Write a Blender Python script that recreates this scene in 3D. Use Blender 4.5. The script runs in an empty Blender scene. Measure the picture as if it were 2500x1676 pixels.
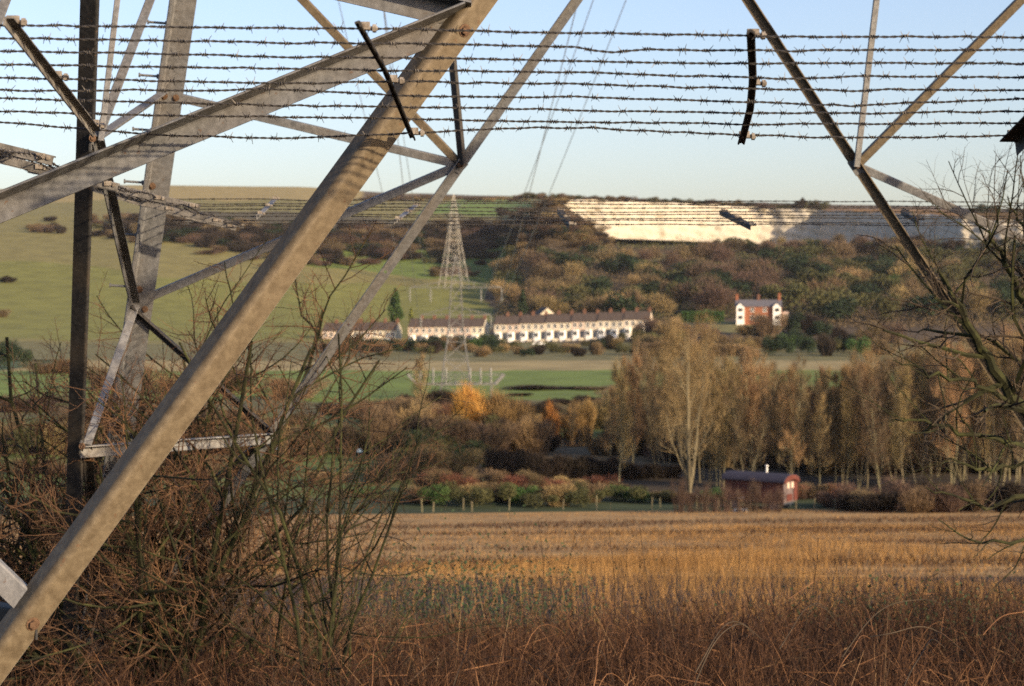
import bpy, math
import numpy as np
from mathutils import Vector, Matrix

# ------------------------------------------------------------------ basics
S = bpy.context.scene
COL = S.collection
RNG = np.random.default_rng(11)
F, PITCH = 4665.9, -0.0256
CP, SP = math.cos(PITCH), math.sin(PITCH)

def U(px, py, d):
    """a point at distance d (metres ahead of the eye) seen in direction (px, py)"""
    u, v = (px - 1250) / F, (838 - py) / F
    y, z = CP - SP * v, SP + CP * v
    k = d / y
    return np.array([u * k, d, z * k])

def interp(x, xs, ys):
    return np.interp(x, xs, ys)

class MB:
    """collects shapes, links them as ONE mesh object"""
    def __init__(s):
        s.v, s.f3, s.f4, s.fn, s.m3, s.m4, s.mn, s.n = [], [], [], [], [], [], [], 0
    def add(s, v, tris=None, quads=None, polys=None, m=0):
        v = np.asarray(v, float)
        if tris is not None and len(tris):
            t = np.asarray(tris, int) + s.n; s.f3.append(t); s.m3.append(np.full(len(t), m))
        if quads is not None and len(quads):
            t = np.asarray(quads, int) + s.n; s.f4.append(t); s.m4.append(np.full(len(t), m))
        for p in polys or []:
            s.fn.append([i + s.n for i in p]); s.mn.append(m)
        s.v.append(v); s.n += len(v)
    def box(s, c, size, rz=0, m=0):
        x, y, z = np.array(size) / 2
        v = np.array([[-x,-y,-z],[x,-y,-z],[x,y,-z],[-x,y,-z],[-x,-y,z],[x,-y,z],[x,y,z],[-x,y,z]])
        if rz:
            cc, ss = math.cos(rz), math.sin(rz)
            v = v @ np.array([[cc, ss, 0], [-ss, cc, 0], [0, 0, 1]])
        s.add(v + np.array(c), quads=[[0,3,2,1],[4,5,6,7],[0,1,5,4],[1,2,6,5],[2,3,7,6],[3,0,4,7]], m=m)
    def prism(s, prof, P, Q, e1, e2, m=0):
        """profile (u,v) swept from P to Q"""
        P, Q, e1, e2 = map(lambda a: np.asarray(a, float), (P, Q, e1, e2))
        prof = np.asarray(prof); n = len(prof)
        o = prof[:, :1] * e1 + prof[:, 1:] * e2
        q = [[i, (i + 1) % n, (i + 1) % n + n, i + n] for i in range(n)]
        s.add(np.vstack([P + o, Q + o]), quads=q, polys=[list(range(n))[::-1], list(range(n, 2 * n))], m=m)
    def tube(s, pts, rad, n=4, m=0, cap=False):
        pts = np.asarray(pts, float); k = len(pts)
        rad = np.broadcast_to(np.asarray(rad, float), (k,))
        t = np.gradient(pts, axis=0); t /= np.linalg.norm(t, axis=1)[:, None] + 1e-12
        a = np.array([0.31, 0.21, 0.93]) if abs(t[0][2]) < .8 else np.array([0.9, 0.37, 0.2])
        e1 = np.cross(t, a); e1 /= np.linalg.norm(e1, axis=1)[:, None] + 1e-12
        e2 = np.cross(t, e1)
        an = np.arange(n) * 2 * math.pi / n
        v = pts[:, None] + rad[:, None, None] * (np.cos(an)[None, :, None] * e1[:, None] + np.sin(an)[None, :, None] * e2[:, None])
        i = np.arange(k - 1)[:, None] * n; j = np.arange(n)[None]; j2 = (j + 1) % n
        q = np.stack([i + j, i + j2, i + n + j2, i + n + j], -1).reshape(-1, 4)
        s.add(v.reshape(-1, 3), quads=q, polys=[list(range(n))[::-1], list(range((k - 1) * n, k * n))] if cap else None, m=m)
    def build(s, name, mats, parent=None, smooth=False, loc=None):
        me = bpy.data.meshes.new(name)
        v = np.vstack(s.v) if s.v else np.zeros((0, 3))
        fl, st, mi, c = [], [], [], 0
        for grp, mm, k in ((s.f3, s.m3, 3), (s.f4, s.m4, 4)):
            if grp:
                g = np.vstack(grp); fl.append(g.ravel()); st.append(c + np.arange(len(g)) * k); c += g.size; mi.append(np.concatenate(mm))
        for p, m in zip(s.fn, s.mn):
            fl.append(np.array(p)); st.append(np.array([c])); c += len(p); mi.append(np.array([m]))
        fl, st, mi = np.concatenate(fl), np.concatenate(st), np.concatenate(mi)
        me.vertices.add(len(v)); me.vertices.foreach_set('co', v.astype(np.float32).ravel())
        me.loops.add(len(fl)); me.loops.foreach_set('vertex_index', fl.astype(np.int32))
        me.polygons.add(len(st)); me.polygons.foreach_set('loop_start', st.astype(np.int32))
        me.polygons.foreach_set('material_index', mi.astype(np.int32))
        me.polygons.foreach_set('use_smooth', np.full(len(st), smooth))
        me.update(calc_edges=True); me.validate()
        for m in (mats if isinstance(mats, (list, tuple)) else [mats]):
            me.materials.append(m)
        o = bpy.data.objects.new(name, me); COL.objects.link(o)
        if parent: o.parent = parent
        if loc is not None: o.location = loc
        return o

def tag(o, label=None, cat=None, group=None, kind=None):
    if label: o['label'] = label
    if cat: o['category'] = cat
    if group: o['group'] = group
    if kind: o['kind'] = kind
    return o

def empty(name, loc, rz=0.0):
    o = bpy.data.objects.new(name, None); COL.objects.link(o)
    o.empty_display_size = .2; o.location = loc; o.rotation_euler = (0, 0, rz)
    return o

def copy_tree(o, parent=None):
    c = o.copy(); COL.objects.link(c)
    if parent: c.parent = parent
    for ch in [x for x in o.children if x.users_collection]:
        copy_tree(ch, c)
    return c

# ------------------------------------------------------------------ materials
def mat(name, c1, c2=None, scale=5.0, rough=.8, detail=4, bump=0, metal=0, rnd=0, stretch=None, c3=None, spec=None, trans=0, hue=0):
    m = bpy.data.materials.new(name); m.use_nodes = True
    nt = m.node_tree; N, L = nt.nodes, nt.links
    b = N['Principled BSDF']; b.inputs['Roughness'].default_value = rough; b.inputs['Metallic'].default_value = metal
    b.inputs['Specular IOR Level'].default_value = .25 if spec is None else spec
    tc = N.new('ShaderNodeTexCoord'); vec = tc.outputs['Object']
    if stretch:
        mp = N.new('ShaderNodeMapping'); mp.inputs['Scale'].default_value = stretch
        L.new(vec, mp.inputs['Vector']); vec = mp.outputs['Vector']
    nz = N.new('ShaderNodeTexNoise'); nz.inputs['Scale'].default_value = scale; nz.inputs['Detail'].default_value = detail
    nz.inputs['Roughness'].default_value = .65
    L.new(vec, nz.inputs['Vector'])
    cr = N.new('ShaderNodeValToRGB'); e = cr.color_ramp.elements
    e[0].position, e[1].position = .34, .66
    e[0].color = (*c1, 1); e[1].color = (*(c2 or c1), 1)
    if c3:
        x = cr.color_ramp.elements.new(.5); x.color = (*c3, 1)
    L.new(nz.outputs['Fac'], cr.inputs['Fac'])
    out = cr.outputs['Color']
    if rnd or hue:
        oi = N.new('ShaderNodeObjectInfo'); hs = N.new('ShaderNodeHueSaturation')
        mr = N.new('ShaderNodeMapRange'); mr.inputs['To Min'].default_value = 1 - rnd; mr.inputs['To Max'].default_value = 1 + rnd
        L.new(oi.outputs['Random'], mr.inputs['Value']); L.new(mr.outputs['Result'], hs.inputs['Value'])
        if hue:
            mh = N.new('ShaderNodeMapRange'); mh.inputs['To Min'].default_value = .5 - hue; mh.inputs['To Max'].default_value = .5 + hue
            ml = N.new('ShaderNodeMath'); ml.operation = 'FRACT'; mm = N.new('ShaderNodeMath'); mm.operation = 'MULTIPLY'; mm.inputs[1].default_value = 7.3
            L.new(oi.outputs['Random'], mm.inputs[0]); L.new(mm.outputs[0], ml.inputs[0]); L.new(ml.outputs[0], mh.inputs['Value']); L.new(mh.outputs['Result'], hs.inputs['Hue'])
        L.new(out, hs.inputs['Color']); out = hs.outputs['Color']
    L.new(out, b.inputs['Base Color'])
    if bump:
        bp = N.new('ShaderNodeBump'); bp.inputs['Strength'].default_value = bump; bp.inputs['Distance'].default_value = .02
        L.new(nz.outputs['Fac'], bp.inputs['Height']); L.new(bp.outputs['Normal'], b.inputs['Normal'])
    if trans:
        b.inputs['Transmission Weight'].default_value = 0
        tr = N.new('ShaderNodeBsdfTranslucent'); mx = N.new('ShaderNodeMixShader'); mx.inputs[0].default_value = trans
        L.new(out, tr.inputs['Color']); L.new(b.outputs[0], mx.inputs[1]); L.new(tr.outputs[0], mx.inputs[2])
        L.new(mx.outputs[0], N['Material Output'].inputs['Surface'])
    return m

def steel(name, c1, c2, c3, rough=.6):
    """weathered galvanised steel: fine mottling, wide stains, small rust specks"""
    m = mat(name, c1, c2, scale=34, rough=rough, detail=3, bump=.08, metal=.15, c3=c3, spec=.35)
    nt = m.node_tree; N, L = nt.nodes, nt.links; b = N['Principled BSDF']
    src = b.inputs['Base Color'].links[0].from_socket
    tc = N.new('ShaderNodeTexCoord')
    n2 = N.new('ShaderNodeTexNoise'); n2.inputs['Scale'].default_value = 3.1; n2.inputs['Detail'].default_value = 5
    L.new(tc.outputs['Object'], n2.inputs['Vector'])
    r2 = N.new('ShaderNodeValToRGB'); r2.color_ramp.elements[0].position = .42; r2.color_ramp.elements[1].position = .72
    r2.color_ramp.elements[0].color = (0, 0, 0, 1); r2.color_ramp.elements[1].color = (.38, .38, .38, 1)
    L.new(n2.outputs['Fac'], r2.inputs['Fac'])
    mx = N.new('ShaderNodeMix'); mx.data_type = 'RGBA'; mx.inputs[7].default_value = (.125, .095, .06, 1)
    L.new(r2.outputs['Color'], mx.inputs[0]); L.new(src, mx.inputs[6])
    n3 = N.new('ShaderNodeTexNoise'); n3.inputs['Scale'].default_value = 60; n3.inputs['Detail'].default_value = 2
    L.new(tc.outputs['Object'], n3.inputs['Vector'])
    r3 = N.new('ShaderNodeValToRGB'); r3.color_ramp.elements[0].position = .68; r3.color_ramp.elements[1].position = .74
    r3.color_ramp.elements[0].color = (0, 0, 0, 1); r3.color_ramp.elements[1].color = (.7, .7, .7, 1)
    L.new(n3.outputs['Fac'], r3.inputs['Fac'])
    m2 = N.new('ShaderNodeMix'); m2.data_type = 'RGBA'; m2.inputs[7].default_value = (.11, .06, .03, 1)
    L.new(r3.outputs['Color'], m2.inputs[0]); L.new(mx.outputs[2], m2.inputs[6]); L.new(m2.outputs[2], b.inputs['Base Color'])
    return m

M = {}
M['steel'] = steel('galvanised_steel', (.092, .095, .098), (.165, .169, .172), (.126, .129, .131))
M['steel_pale'] = steel('pale_galvanised_steel', (.145, .148, .15), (.245, .249, .25), (.19, .193, .194))
M['steel_brown'] = steel('stained_sunwarm_steel', (.085, .064, .037), (.145, .115, .072), (.112, .087, .053))  # brown stain on near diagonals; on far bars sun warmth put into colour
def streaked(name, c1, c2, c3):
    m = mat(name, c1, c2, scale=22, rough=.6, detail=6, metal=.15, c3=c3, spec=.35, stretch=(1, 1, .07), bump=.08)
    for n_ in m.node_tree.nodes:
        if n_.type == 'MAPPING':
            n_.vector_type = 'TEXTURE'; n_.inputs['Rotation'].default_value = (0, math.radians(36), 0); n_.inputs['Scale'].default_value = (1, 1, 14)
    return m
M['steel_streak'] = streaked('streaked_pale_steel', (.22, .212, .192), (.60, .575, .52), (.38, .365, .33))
M['steel_dark'] = steel('shade_dark_steel', (.018, .018, .019), (.042, .041, .040), (.028, .028, .028), rough=.7)  # near-black, so shade is put into the left diagonal and dark struts
M['rust'] = mat('rusty_bolt', (.06, .034, .02), (.14, .085, .05), scale=80, rough=.8, bump=.3)
M['clip'] = mat('clip_metal', (.12, .095, .07), (.32, .29, .25), scale=60, rough=.7)
M['wire'] = mat('barbed_wire_steel', (.05, .047, .045), (.12, .11, .10), scale=120, rough=.55, metal=.4)
M['wood_bar'] = mat('weathered_bracket', (.08, .076, .07), (.20, .19, .175), scale=18, rough=.8, bump=.4, stretch=(1, 1, 1))
M['conductor'] = mat('aluminium_conductor', (.30, .33, .36), (.38, .40, .43), scale=3, rough=.5, metal=.3)
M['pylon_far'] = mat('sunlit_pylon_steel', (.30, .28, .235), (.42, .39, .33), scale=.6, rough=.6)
M['glass_ins'] = mat('glass_insulator', (.20, .20, .19), (.28, .28, .26), scale=3, rough=.4)

# ------------------------------------------------------------------ world, sun, camera
w = bpy.data.worlds.new("World"); S.world = w; w.use_nodes = True
sky = w.node_tree.nodes.new('ShaderNodeTexSky'); sky.sky_type = 'NISHITA'; sky.sun_disc = False
SUN_EL, SUN_AZ = math.radians(17), math.radians(50)      # azimuth: degrees to the right of straight behind the camera
sdir = Vector((math.sin(SUN_AZ) * math.cos(SUN_EL), -math.cos(SUN_AZ) * math.cos(SUN_EL), math.sin(SUN_EL)))
sky.sun_elevation = SUN_EL; sky.sun_rotation = math.atan2(sdir.x, sdir.y)
sky.altitude = 0; sky.air_density = 1.0; sky.dust_density = 1.6; sky.ozone_density = 1.6
bg = w.node_tree.nodes['Background']; bg.inputs['Strength'].default_value = .145
tn = w.node_tree.nodes.new('ShaderNodeMix'); tn.data_type = 'RGBA'; tn.blend_type = 'MULTIPLY'; tn.inputs[0].default_value = 1
tn.inputs[7].default_value = (1.0, .945, 1.06, 1)
w.node_tree.links.new(sky.outputs[0], tn.inputs[6]); w.node_tree.links.new(tn.outputs[2], bg.inputs['Color'])
sl = bpy.data.lights.new('sun', 'SUN'); sl.energy = 5.0; sl.angle = math.radians(.9); sl.color = (1, .77, .50)
so = bpy.data.objects.new('sun', sl); COL.objects.link(so)
so.rotation_euler = sdir.to_track_quat('Z', 'Y').to_euler()
cam = bpy.data.cameras.new('camera'); co = bpy.data.objects.new('camera', cam); COL.objects.link(co)
cam.sensor_width = 36; cam.lens = F / 2500 * 36; cam.clip_start = .1; cam.clip_end = 9000
co.location = (0, 0, 0); co.rotation_euler = (math.pi / 2 + PITCH, 0, 0)
cam.dof.use_dof = True; cam.dof.focus_distance = 6.6; cam.dof.aperture_fstop = 6.8
S.camera = co
S.view_settings.view_transform = 'Standard'; S.view_settings.look = 'None'; S.view_settings.exposure = 0.60; S.view_settings.gamma = 1
S.cycles.max_bounces = 5; S.cycles.use_denoising = False; S.cycles.transparent_max_bounces = 8

# ------------------------------------------------------------------ terrain
PR_D = [-60, 0, 5, 8, 16, 35, 60, 100, 138, 170, 300, 480]
PR_Z = [-1.2, -1.75, -2.15, -2.45, -3.2, -5.5, -8.4, -12.4, -15.9, -16.4, -16.5, -16.5]
TC = [-1500, -200, 300, 700, 1000, 1200, 1350, 1500, 1800, 2100, 2500, 4200]
TD = [480, 560, 620, 680, 760, 850, 920, 960, 1000, 1098, 1106, 1250, 1500, 1900, 2400]
TT = np.array([
 [879,856,835,805,760,705,665,640,620,575,575,530,490,474,486],
 [879,856,832,800,750,692,650,628,607,565,565,525,490,468,482],
 [879,856,835,803,755,697,655,633,612,570,570,527,485,452,468],
 [879,856,840,812,770,715,675,652,630,585,585,537,490,456,475],
 [879,856,840,818,785,738,700,677,655,605,605,553,505,472,485],
 [879,856,840,815,785,745,710,688,665,605,605,545,500,478,490],
 [879,856,836,808,765,705,650,600,494,488,488,486,484,481,495],
 [879,856,830,795,748,690,645,618,598,600,494,489,486,484,500],
 [879,850,805,780,735,683,640,615,600,602,507,501,497,494,510],
 [879,850,812,780,735,680,640,615,600,602,512,507,503,501,515],
 [879,856,815,780,735,675,630,605,590,592,518,515,513,511,525],
 [879,856,815,780,735,675,630,605,590,592,518,515,513,511,525]], float)

def wob(x, y):
    return (np.sin(x * .31 + 1.3 * np.sin(y * .17)) + np.sin(y * .43 + 1.7 * np.sin(x * .23 + 2)) + .6 * np.sin(x * .9 + y * .7))

def gz(x, y):
    """ground height"""
    x, y = np.asarray(x, float), np.asarray(y, float)
    near = np.interp(y, PR_D, PR_Z) + .05 * wob(x, y) * np.clip(1 - y / 60, 0, 1)
    near = near + np.where(y < 145, .012 * np.clip(x, -20, 20) * np.clip(y / 140, 0, 1), 0)
    yy = np.maximum(y, 480)
    px = x / yy * F + 1250
    ci = np.clip(np.searchsorted(TC, px) - 1, 0, len(TC) - 2)
    TCa, TDa = np.array(TC, float), np.array(TD, float)
    cf = np.clip((px - TCa[ci]) / (TCa[ci + 1] - TCa[ci]), 0, 1)
    di = np.clip(np.searchsorted(TD, yy) - 1, 0, len(TD) - 2)
    df = np.clip((yy - TDa[di]) / (TDa[di + 1] - TDa[di]), 0, 1)
    cs = cf * cf * (3 - 2 * cf)
    v = (TT[ci, di] * (1 - cs) + TT[ci + 1, di] * cs) * (1 - df) + (TT[ci, di + 1] * (1 - cs) + TT[ci + 1, di + 1] * cs) * df
    u = (838 - v) / F
    far = yy * (SP + CP * u) / (CP - SP * u)
    return np.where(y <= 480, near, far + (near[()] if near.ndim == 0 else near) * 0)

def G(x, y):
    return float(gz(x, y))

def sheet(name, xs, ys, m, label_kind='structure', drop=0, colfn=None, fan=False):
    """one ground sheet; with fan=True the columns are directions, not metres"""
    Y, X = np.meshgrid(ys, xs, indexing='ij')
    if fan: X = (X - 1250) / F * np.maximum(Y, 1)
    Z = gz(X, Y) - drop
    n, k = len(ys), len(xs)
    i = np.arange(n - 1)[:, None] * k; j = np.arange(k - 1)[None]
    q = np.stack([i + j, i + j + 1, i + k + j + 1, i + k + j], -1).reshape(-1, 4)
    mb = MB(); mb.add(np.stack([X, Y, Z], -1).reshape(-1, 3), quads=q)
    o = mb.build(name, m, smooth=True)
    o['kind'] = label_kind
    if colfn is not None:
        at = o.data.color_attributes.new('tint', 'FLOAT_COLOR', 'POINT')
        at.data.foreach_set('color', colfn(X, Y, Z).astype(np.float32).ravel())
    return o

M['dirt'] = mat('dead_litter_soil', (.016, .011, .008), (.05, .03, .017), scale=3, detail=8, rough=1, bump=.5)
M['straw'] = mat('straw_field', (.15, .085, .03), (.52, .325, .115), scale=.5, detail=11, rough=1, stretch=(.5, 1.5, 1), c3=(.36, .21, .075))
M['meadow'] = mat('valley_meadow', (.035, .065, .022), (.075, .105, .035), scale=.12, detail=8, rough=1, c3=(.05, .082, .028))

# the far hillside and the valley fields carry the colour of each field per point
def tinted(name, scale, amt):
    m = mat(name, (1 - amt,) * 3, (1 + amt * .6,) * 3, scale=scale, detail=8, rough=1)
    nt = m.node_tree; N, L = nt.nodes, nt.links; b = N['Principled BSDF']
    src = b.inputs['Base Color'].links[0].from_socket
    at = N.new('ShaderNodeAttribute'); at.attribute_name = 'tint'
    mx = N.new('ShaderNodeMix'); mx.data_type = 'RGBA'; mx.blend_type = 'MULTIPLY'; mx.inputs[0].default_value = 1
    L.new(at.outputs['Color'], mx.inputs[6]); L.new(src, mx.inputs[7]); L.new(mx.outputs[2], b.inputs['Base Color'])
    return m
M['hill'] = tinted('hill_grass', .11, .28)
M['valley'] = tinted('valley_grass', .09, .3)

def inpoly(px, py, poly):
    r = np.zeros(px.shape, bool); n = len(poly)
    for a in range(n):
        x1, y1 = poly[a]; x2, y2 = poly[(a + 1) % n]
        c = ((y1 > py) != (y2 > py)) & (px < (x2 - x1) * (py - y1) / (y2 - y1 + 1e-9) + x1)
        r ^= c
    return r

def view_xy(X, Y, Z):
    y2 = CP * Y + SP * Z; z2 = -SP * Y + CP * Z
    return 1250 + F * X / y2, 838 - F * z2 / y2

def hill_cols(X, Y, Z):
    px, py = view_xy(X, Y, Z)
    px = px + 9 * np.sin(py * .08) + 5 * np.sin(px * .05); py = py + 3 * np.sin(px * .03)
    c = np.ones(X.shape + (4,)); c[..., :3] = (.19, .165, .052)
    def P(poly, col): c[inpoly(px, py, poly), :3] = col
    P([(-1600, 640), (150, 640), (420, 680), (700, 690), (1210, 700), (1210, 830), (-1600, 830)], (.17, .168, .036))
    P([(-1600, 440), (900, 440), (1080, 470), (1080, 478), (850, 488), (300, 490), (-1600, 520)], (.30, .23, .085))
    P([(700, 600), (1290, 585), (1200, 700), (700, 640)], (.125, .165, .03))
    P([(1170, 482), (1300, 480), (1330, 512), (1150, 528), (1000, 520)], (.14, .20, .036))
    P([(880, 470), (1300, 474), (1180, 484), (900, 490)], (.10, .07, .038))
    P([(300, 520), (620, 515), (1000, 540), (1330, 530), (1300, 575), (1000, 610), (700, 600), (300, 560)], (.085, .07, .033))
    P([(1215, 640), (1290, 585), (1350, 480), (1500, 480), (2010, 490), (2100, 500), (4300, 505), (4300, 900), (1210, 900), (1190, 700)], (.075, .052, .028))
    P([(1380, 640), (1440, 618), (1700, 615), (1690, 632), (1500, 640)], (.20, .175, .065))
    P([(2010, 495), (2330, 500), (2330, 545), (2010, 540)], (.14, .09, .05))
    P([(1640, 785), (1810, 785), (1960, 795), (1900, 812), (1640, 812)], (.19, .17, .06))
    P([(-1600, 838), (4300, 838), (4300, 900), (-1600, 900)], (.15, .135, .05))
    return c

def valley_cols(X, Y, Z):
    px, py = view_xy(X, Y, Z)
    c = np.ones(X.shape + (4,)); c[..., :3] = (.135, .185, .032)
    e = 3 * np.sin(X * .12) + 2 * np.sin(X * .31 + 1)
    c[Y > 412 + e, :3] = (.30, .235, .10)
    c[Y > 470 + 2 * e, :3] = (.17, .145, .055)
    c[(Y < 292 + 2 * e), :3] = (.12, .11, .042)
    c[(Y < 262 + 2 * e), :3] = (.095, .118, .026)
    c[(Y < 216 + e), :3] = (.12, .085, .04)
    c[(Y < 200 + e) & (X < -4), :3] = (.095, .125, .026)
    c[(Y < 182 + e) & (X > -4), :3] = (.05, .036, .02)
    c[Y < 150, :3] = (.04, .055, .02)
    return c

sheet('rough_ground', np.linspace(-40, 40, 81), np.linspace(-40, 44, 85), M['dirt'])
sheet('straw_field', np.linspace(-60, 60, 121), np.linspace(43.9, 139, 60), M['straw'], drop=.004)
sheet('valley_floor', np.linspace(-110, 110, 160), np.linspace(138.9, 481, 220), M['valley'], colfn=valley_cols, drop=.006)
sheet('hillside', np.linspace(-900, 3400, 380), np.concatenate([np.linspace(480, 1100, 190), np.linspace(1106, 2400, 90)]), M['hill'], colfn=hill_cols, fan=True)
# a stretch of river: still water between reeds
M['water'] = mat('river_water', (.02, .03, .035), (.03, .04, .045), scale=.4, rough=.06, spec=.6)
rx = np.linspace(-70, 70, 60)
mb = MB()
ry = 207 + 4 * np.sin(rx * .05) + 2 * np.sin(rx * .13)
v = np.concatenate([np.stack([rx, ry - 4.5, np.full(60, -16.36)], 1), np.stack([rx, ry + 4.5, np.full(60, -16.36)], 1)])
mb.add(v, quads=[[i, i + 1, i + 61, i + 60] for i in range(59)])
mb.build('river', M['water'])['kind'] = 'structure'
# distant land closing the horizon on every side
mb = MB(); an = np.linspace(0, 2 * math.pi, 97)
ring = np.concatenate([np.stack([r * np.cos(an), r * np.sin(an), np.full(97, z)], 1) for r, z in ((60, -16.8), (1600, -16.8), (2900, -17))])
mb.add(ring, quads=[[a * 97 + i, a * 97 + i + 1, (a + 1) * 97 + i + 1, (a + 1) * 97 + i] for a in range(2) for i in range(96)])
mb.build('distant_land', M['meadow'])['kind'] = 'structure'

# ------------------------------------------------------------------ the near pylon
DT = 8.5
TA, TB, TZA, TZ1, TZ2 = .4329 * DT, .1748, .608 * DT, .2167 * DT, .4092 * DT
TROT = .0309
pyl = empty('lattice_pylon', (.986, 8.53, -.3175 * DT), TROT)
tag(pyl, 'huge close steel lattice pylon base straddling the view, ringed by barbed wire', 'pylon')
RC, RS = math.cos(TROT), math.sin(TROT)
def toL(p):
    q = np.asarray(p, float) - np.array([.986, 8.53, -.3175 * DT])
    return np.array([RC * q[0] + RS * q[1], -RS * q[0] + RC * q[1], q[2]])

def L_prof(w1, w2, t, r=None):
    r = r or t * .8
    heel = [(r - r * math.cos(a), r - r * math.sin(a)) for a in np.linspace(0, math.pi / 2, 3 if r < .012 else 8)]
    return heel + [(w1 - .3 * t, 0), (w1, .4 * t), (w1, t), (t * 1.6, t), (t, t * 1.6), (t, w2), (.4 * t, w2), (0, w2 - .3 * t)]
def ortho(a, e):
    e = np.asarray(e, float); e = e - a * (a @ e); return e / np.linalg.norm(e)
def lbar(name, P, Q, e1, e2, w1, w2, t, m, parent=pyl, holes=(), r=None):
    """angle-section bar: heel on the line P-Q, flanges along e1 and e2; holes: (distance from P, offset on flange 1)"""
    P, Q = np.asarray(P, float), np.asarray(Q, float)
    ln = np.linalg.norm(Q - P); a = (Q - P) / ln
    e1 = ortho(a, e1); e2 = np.asarray(e2, float); e2 = e2 - a * (a @ e2) - e1 * (e1 @ e2); e2 /= np.linalg.norm(e2)
    mb = MB(); prof = L_prof(w1, w2, t, r); cur = 0
    for h in sorted(holes):
        s = .009
        mb.prism(prof, P + a * cur, P + a * (h - s), e1, e2)
        mb.prism([(0, 0), (w1 / 2 - s, 0), (w1 / 2 - s, t), (t, t), (t, w2), (0, w2)], P + a * (h - s), P + a * (h + s), e1, e2)
        mb.prism([(w1 / 2 + s, 0), (w1, 0), (w1, t), (w1 / 2 + s, t)], P + a * (h - s), P + a * (h + s), e1, e2)
        cur = h + s
    mb.prism(prof, P + a * cur, Q, e1, e2)
    return mb.build(name, m, parent)

def hw(z): return TA - TB * z
LEG = {}
def corner(sx, sy, z): return np.array([sx * hw(z), sy * hw(z), z])
FACES = {'far': ((1, 0), (0, 1)), 'near': ((1, 0), (0, -1)), 'left': ((0, 1), (-1, 0)), 'right': ((0, 1), (1, 0))}
def diag(face, side, z):
    (ax, ay), (nx, ny) = FACES[face]
    t = TA * (1 - z / TZA) * side; wz = hw(z)
    return np.array([ax * t + nx * wz, ay * t + ny * wz, z])
def legpt(face, side, z):
    (ax, ay), (nx, ny) = FACES[face]
    return np.array([(ax * side + nx) * hw(z), (ay * side + ny) * hw(z), z])

# heights of the nodes on the legs, read back from where they show on the far left leg
def leg_z(py):
    zs = np.linspace(0, 7, 1400); P = np.array([corner(-1, 1, z) for z in zs])
    Wd = np.stack([RC * P[:, 0] - RS * P[:, 1] + .986, RS * P[:, 0] + RC * P[:, 1] + 8.53, P[:, 2] - .3175 * DT], 1)
    _, y = view_xy(Wd[:, 0], Wd[:, 1], Wd[:, 2])
    return float(zs[np.argmin(abs(y - py))])
ZJ, ZK, ZG, ZL, ZTOP = leg_z(228), leg_z(748), leg_z(-290), leg_z(1420), 7.4

for sx in (-1, 1):
    for sy in (-1, 1):
        P, Q = corner(sx, sy, -.9), corner(sx, sy, ZTOP)
        o = lbar('leg', P, Q, (-sx, 0, 0), (0, -sy, 0),   .142, .142, .015, M['steel'])
BOLT = MB()
an = np.arange(6) * math.pi / 3
BOLT.prism(np.stack([.0125 * np.cos(an), .0125 * np.sin(an)], 1), (0, 0, -.002), (0, 0, .010), (1, 0, 0), (0, 1, 0))
BOLT.prism(np.stack([.019 * np.cos(np.arange(12) * math.pi / 6), .019 * np.sin(np.arange(12) * math.pi / 6)], 1), (0, 0, -.002), (0, 0, .002), (1, 0, 0), (0, 1, 0))
bolt0 = None
def bolt(p, n, s=1.0):
    global bolt0
    if bolt0 is None:
        o = bolt0 = BOLT.build('bolt', M['rust'], pyl)
    else:
        o = bolt0.copy(); COL.objects.link(o)
    o.parent = pyl; o.location = p; o.scale = (s, s, s)
    o.rotation_euler = Vector(n).to_track_quat('Z', 'X').to_euler()
    return o

def plate(p, n, a, w, h, t=.01, m='steel'):
    n = np.asarray(n, float); n /= np.linalg.norm(n); a = ortho(n, a); b = np.cross(n, a)
    mb = MB(); mb.prism([(-w/2, -h/2), (w/2, -h/2), (w/2 * .6, h/2), (-w/2, h/2 * .7)], np.asarray(p) - n * t / 2, np.asarray(p) + n * t / 2, a, b)
    return mb.build('gusset_plate', M[m], pyl)

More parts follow.
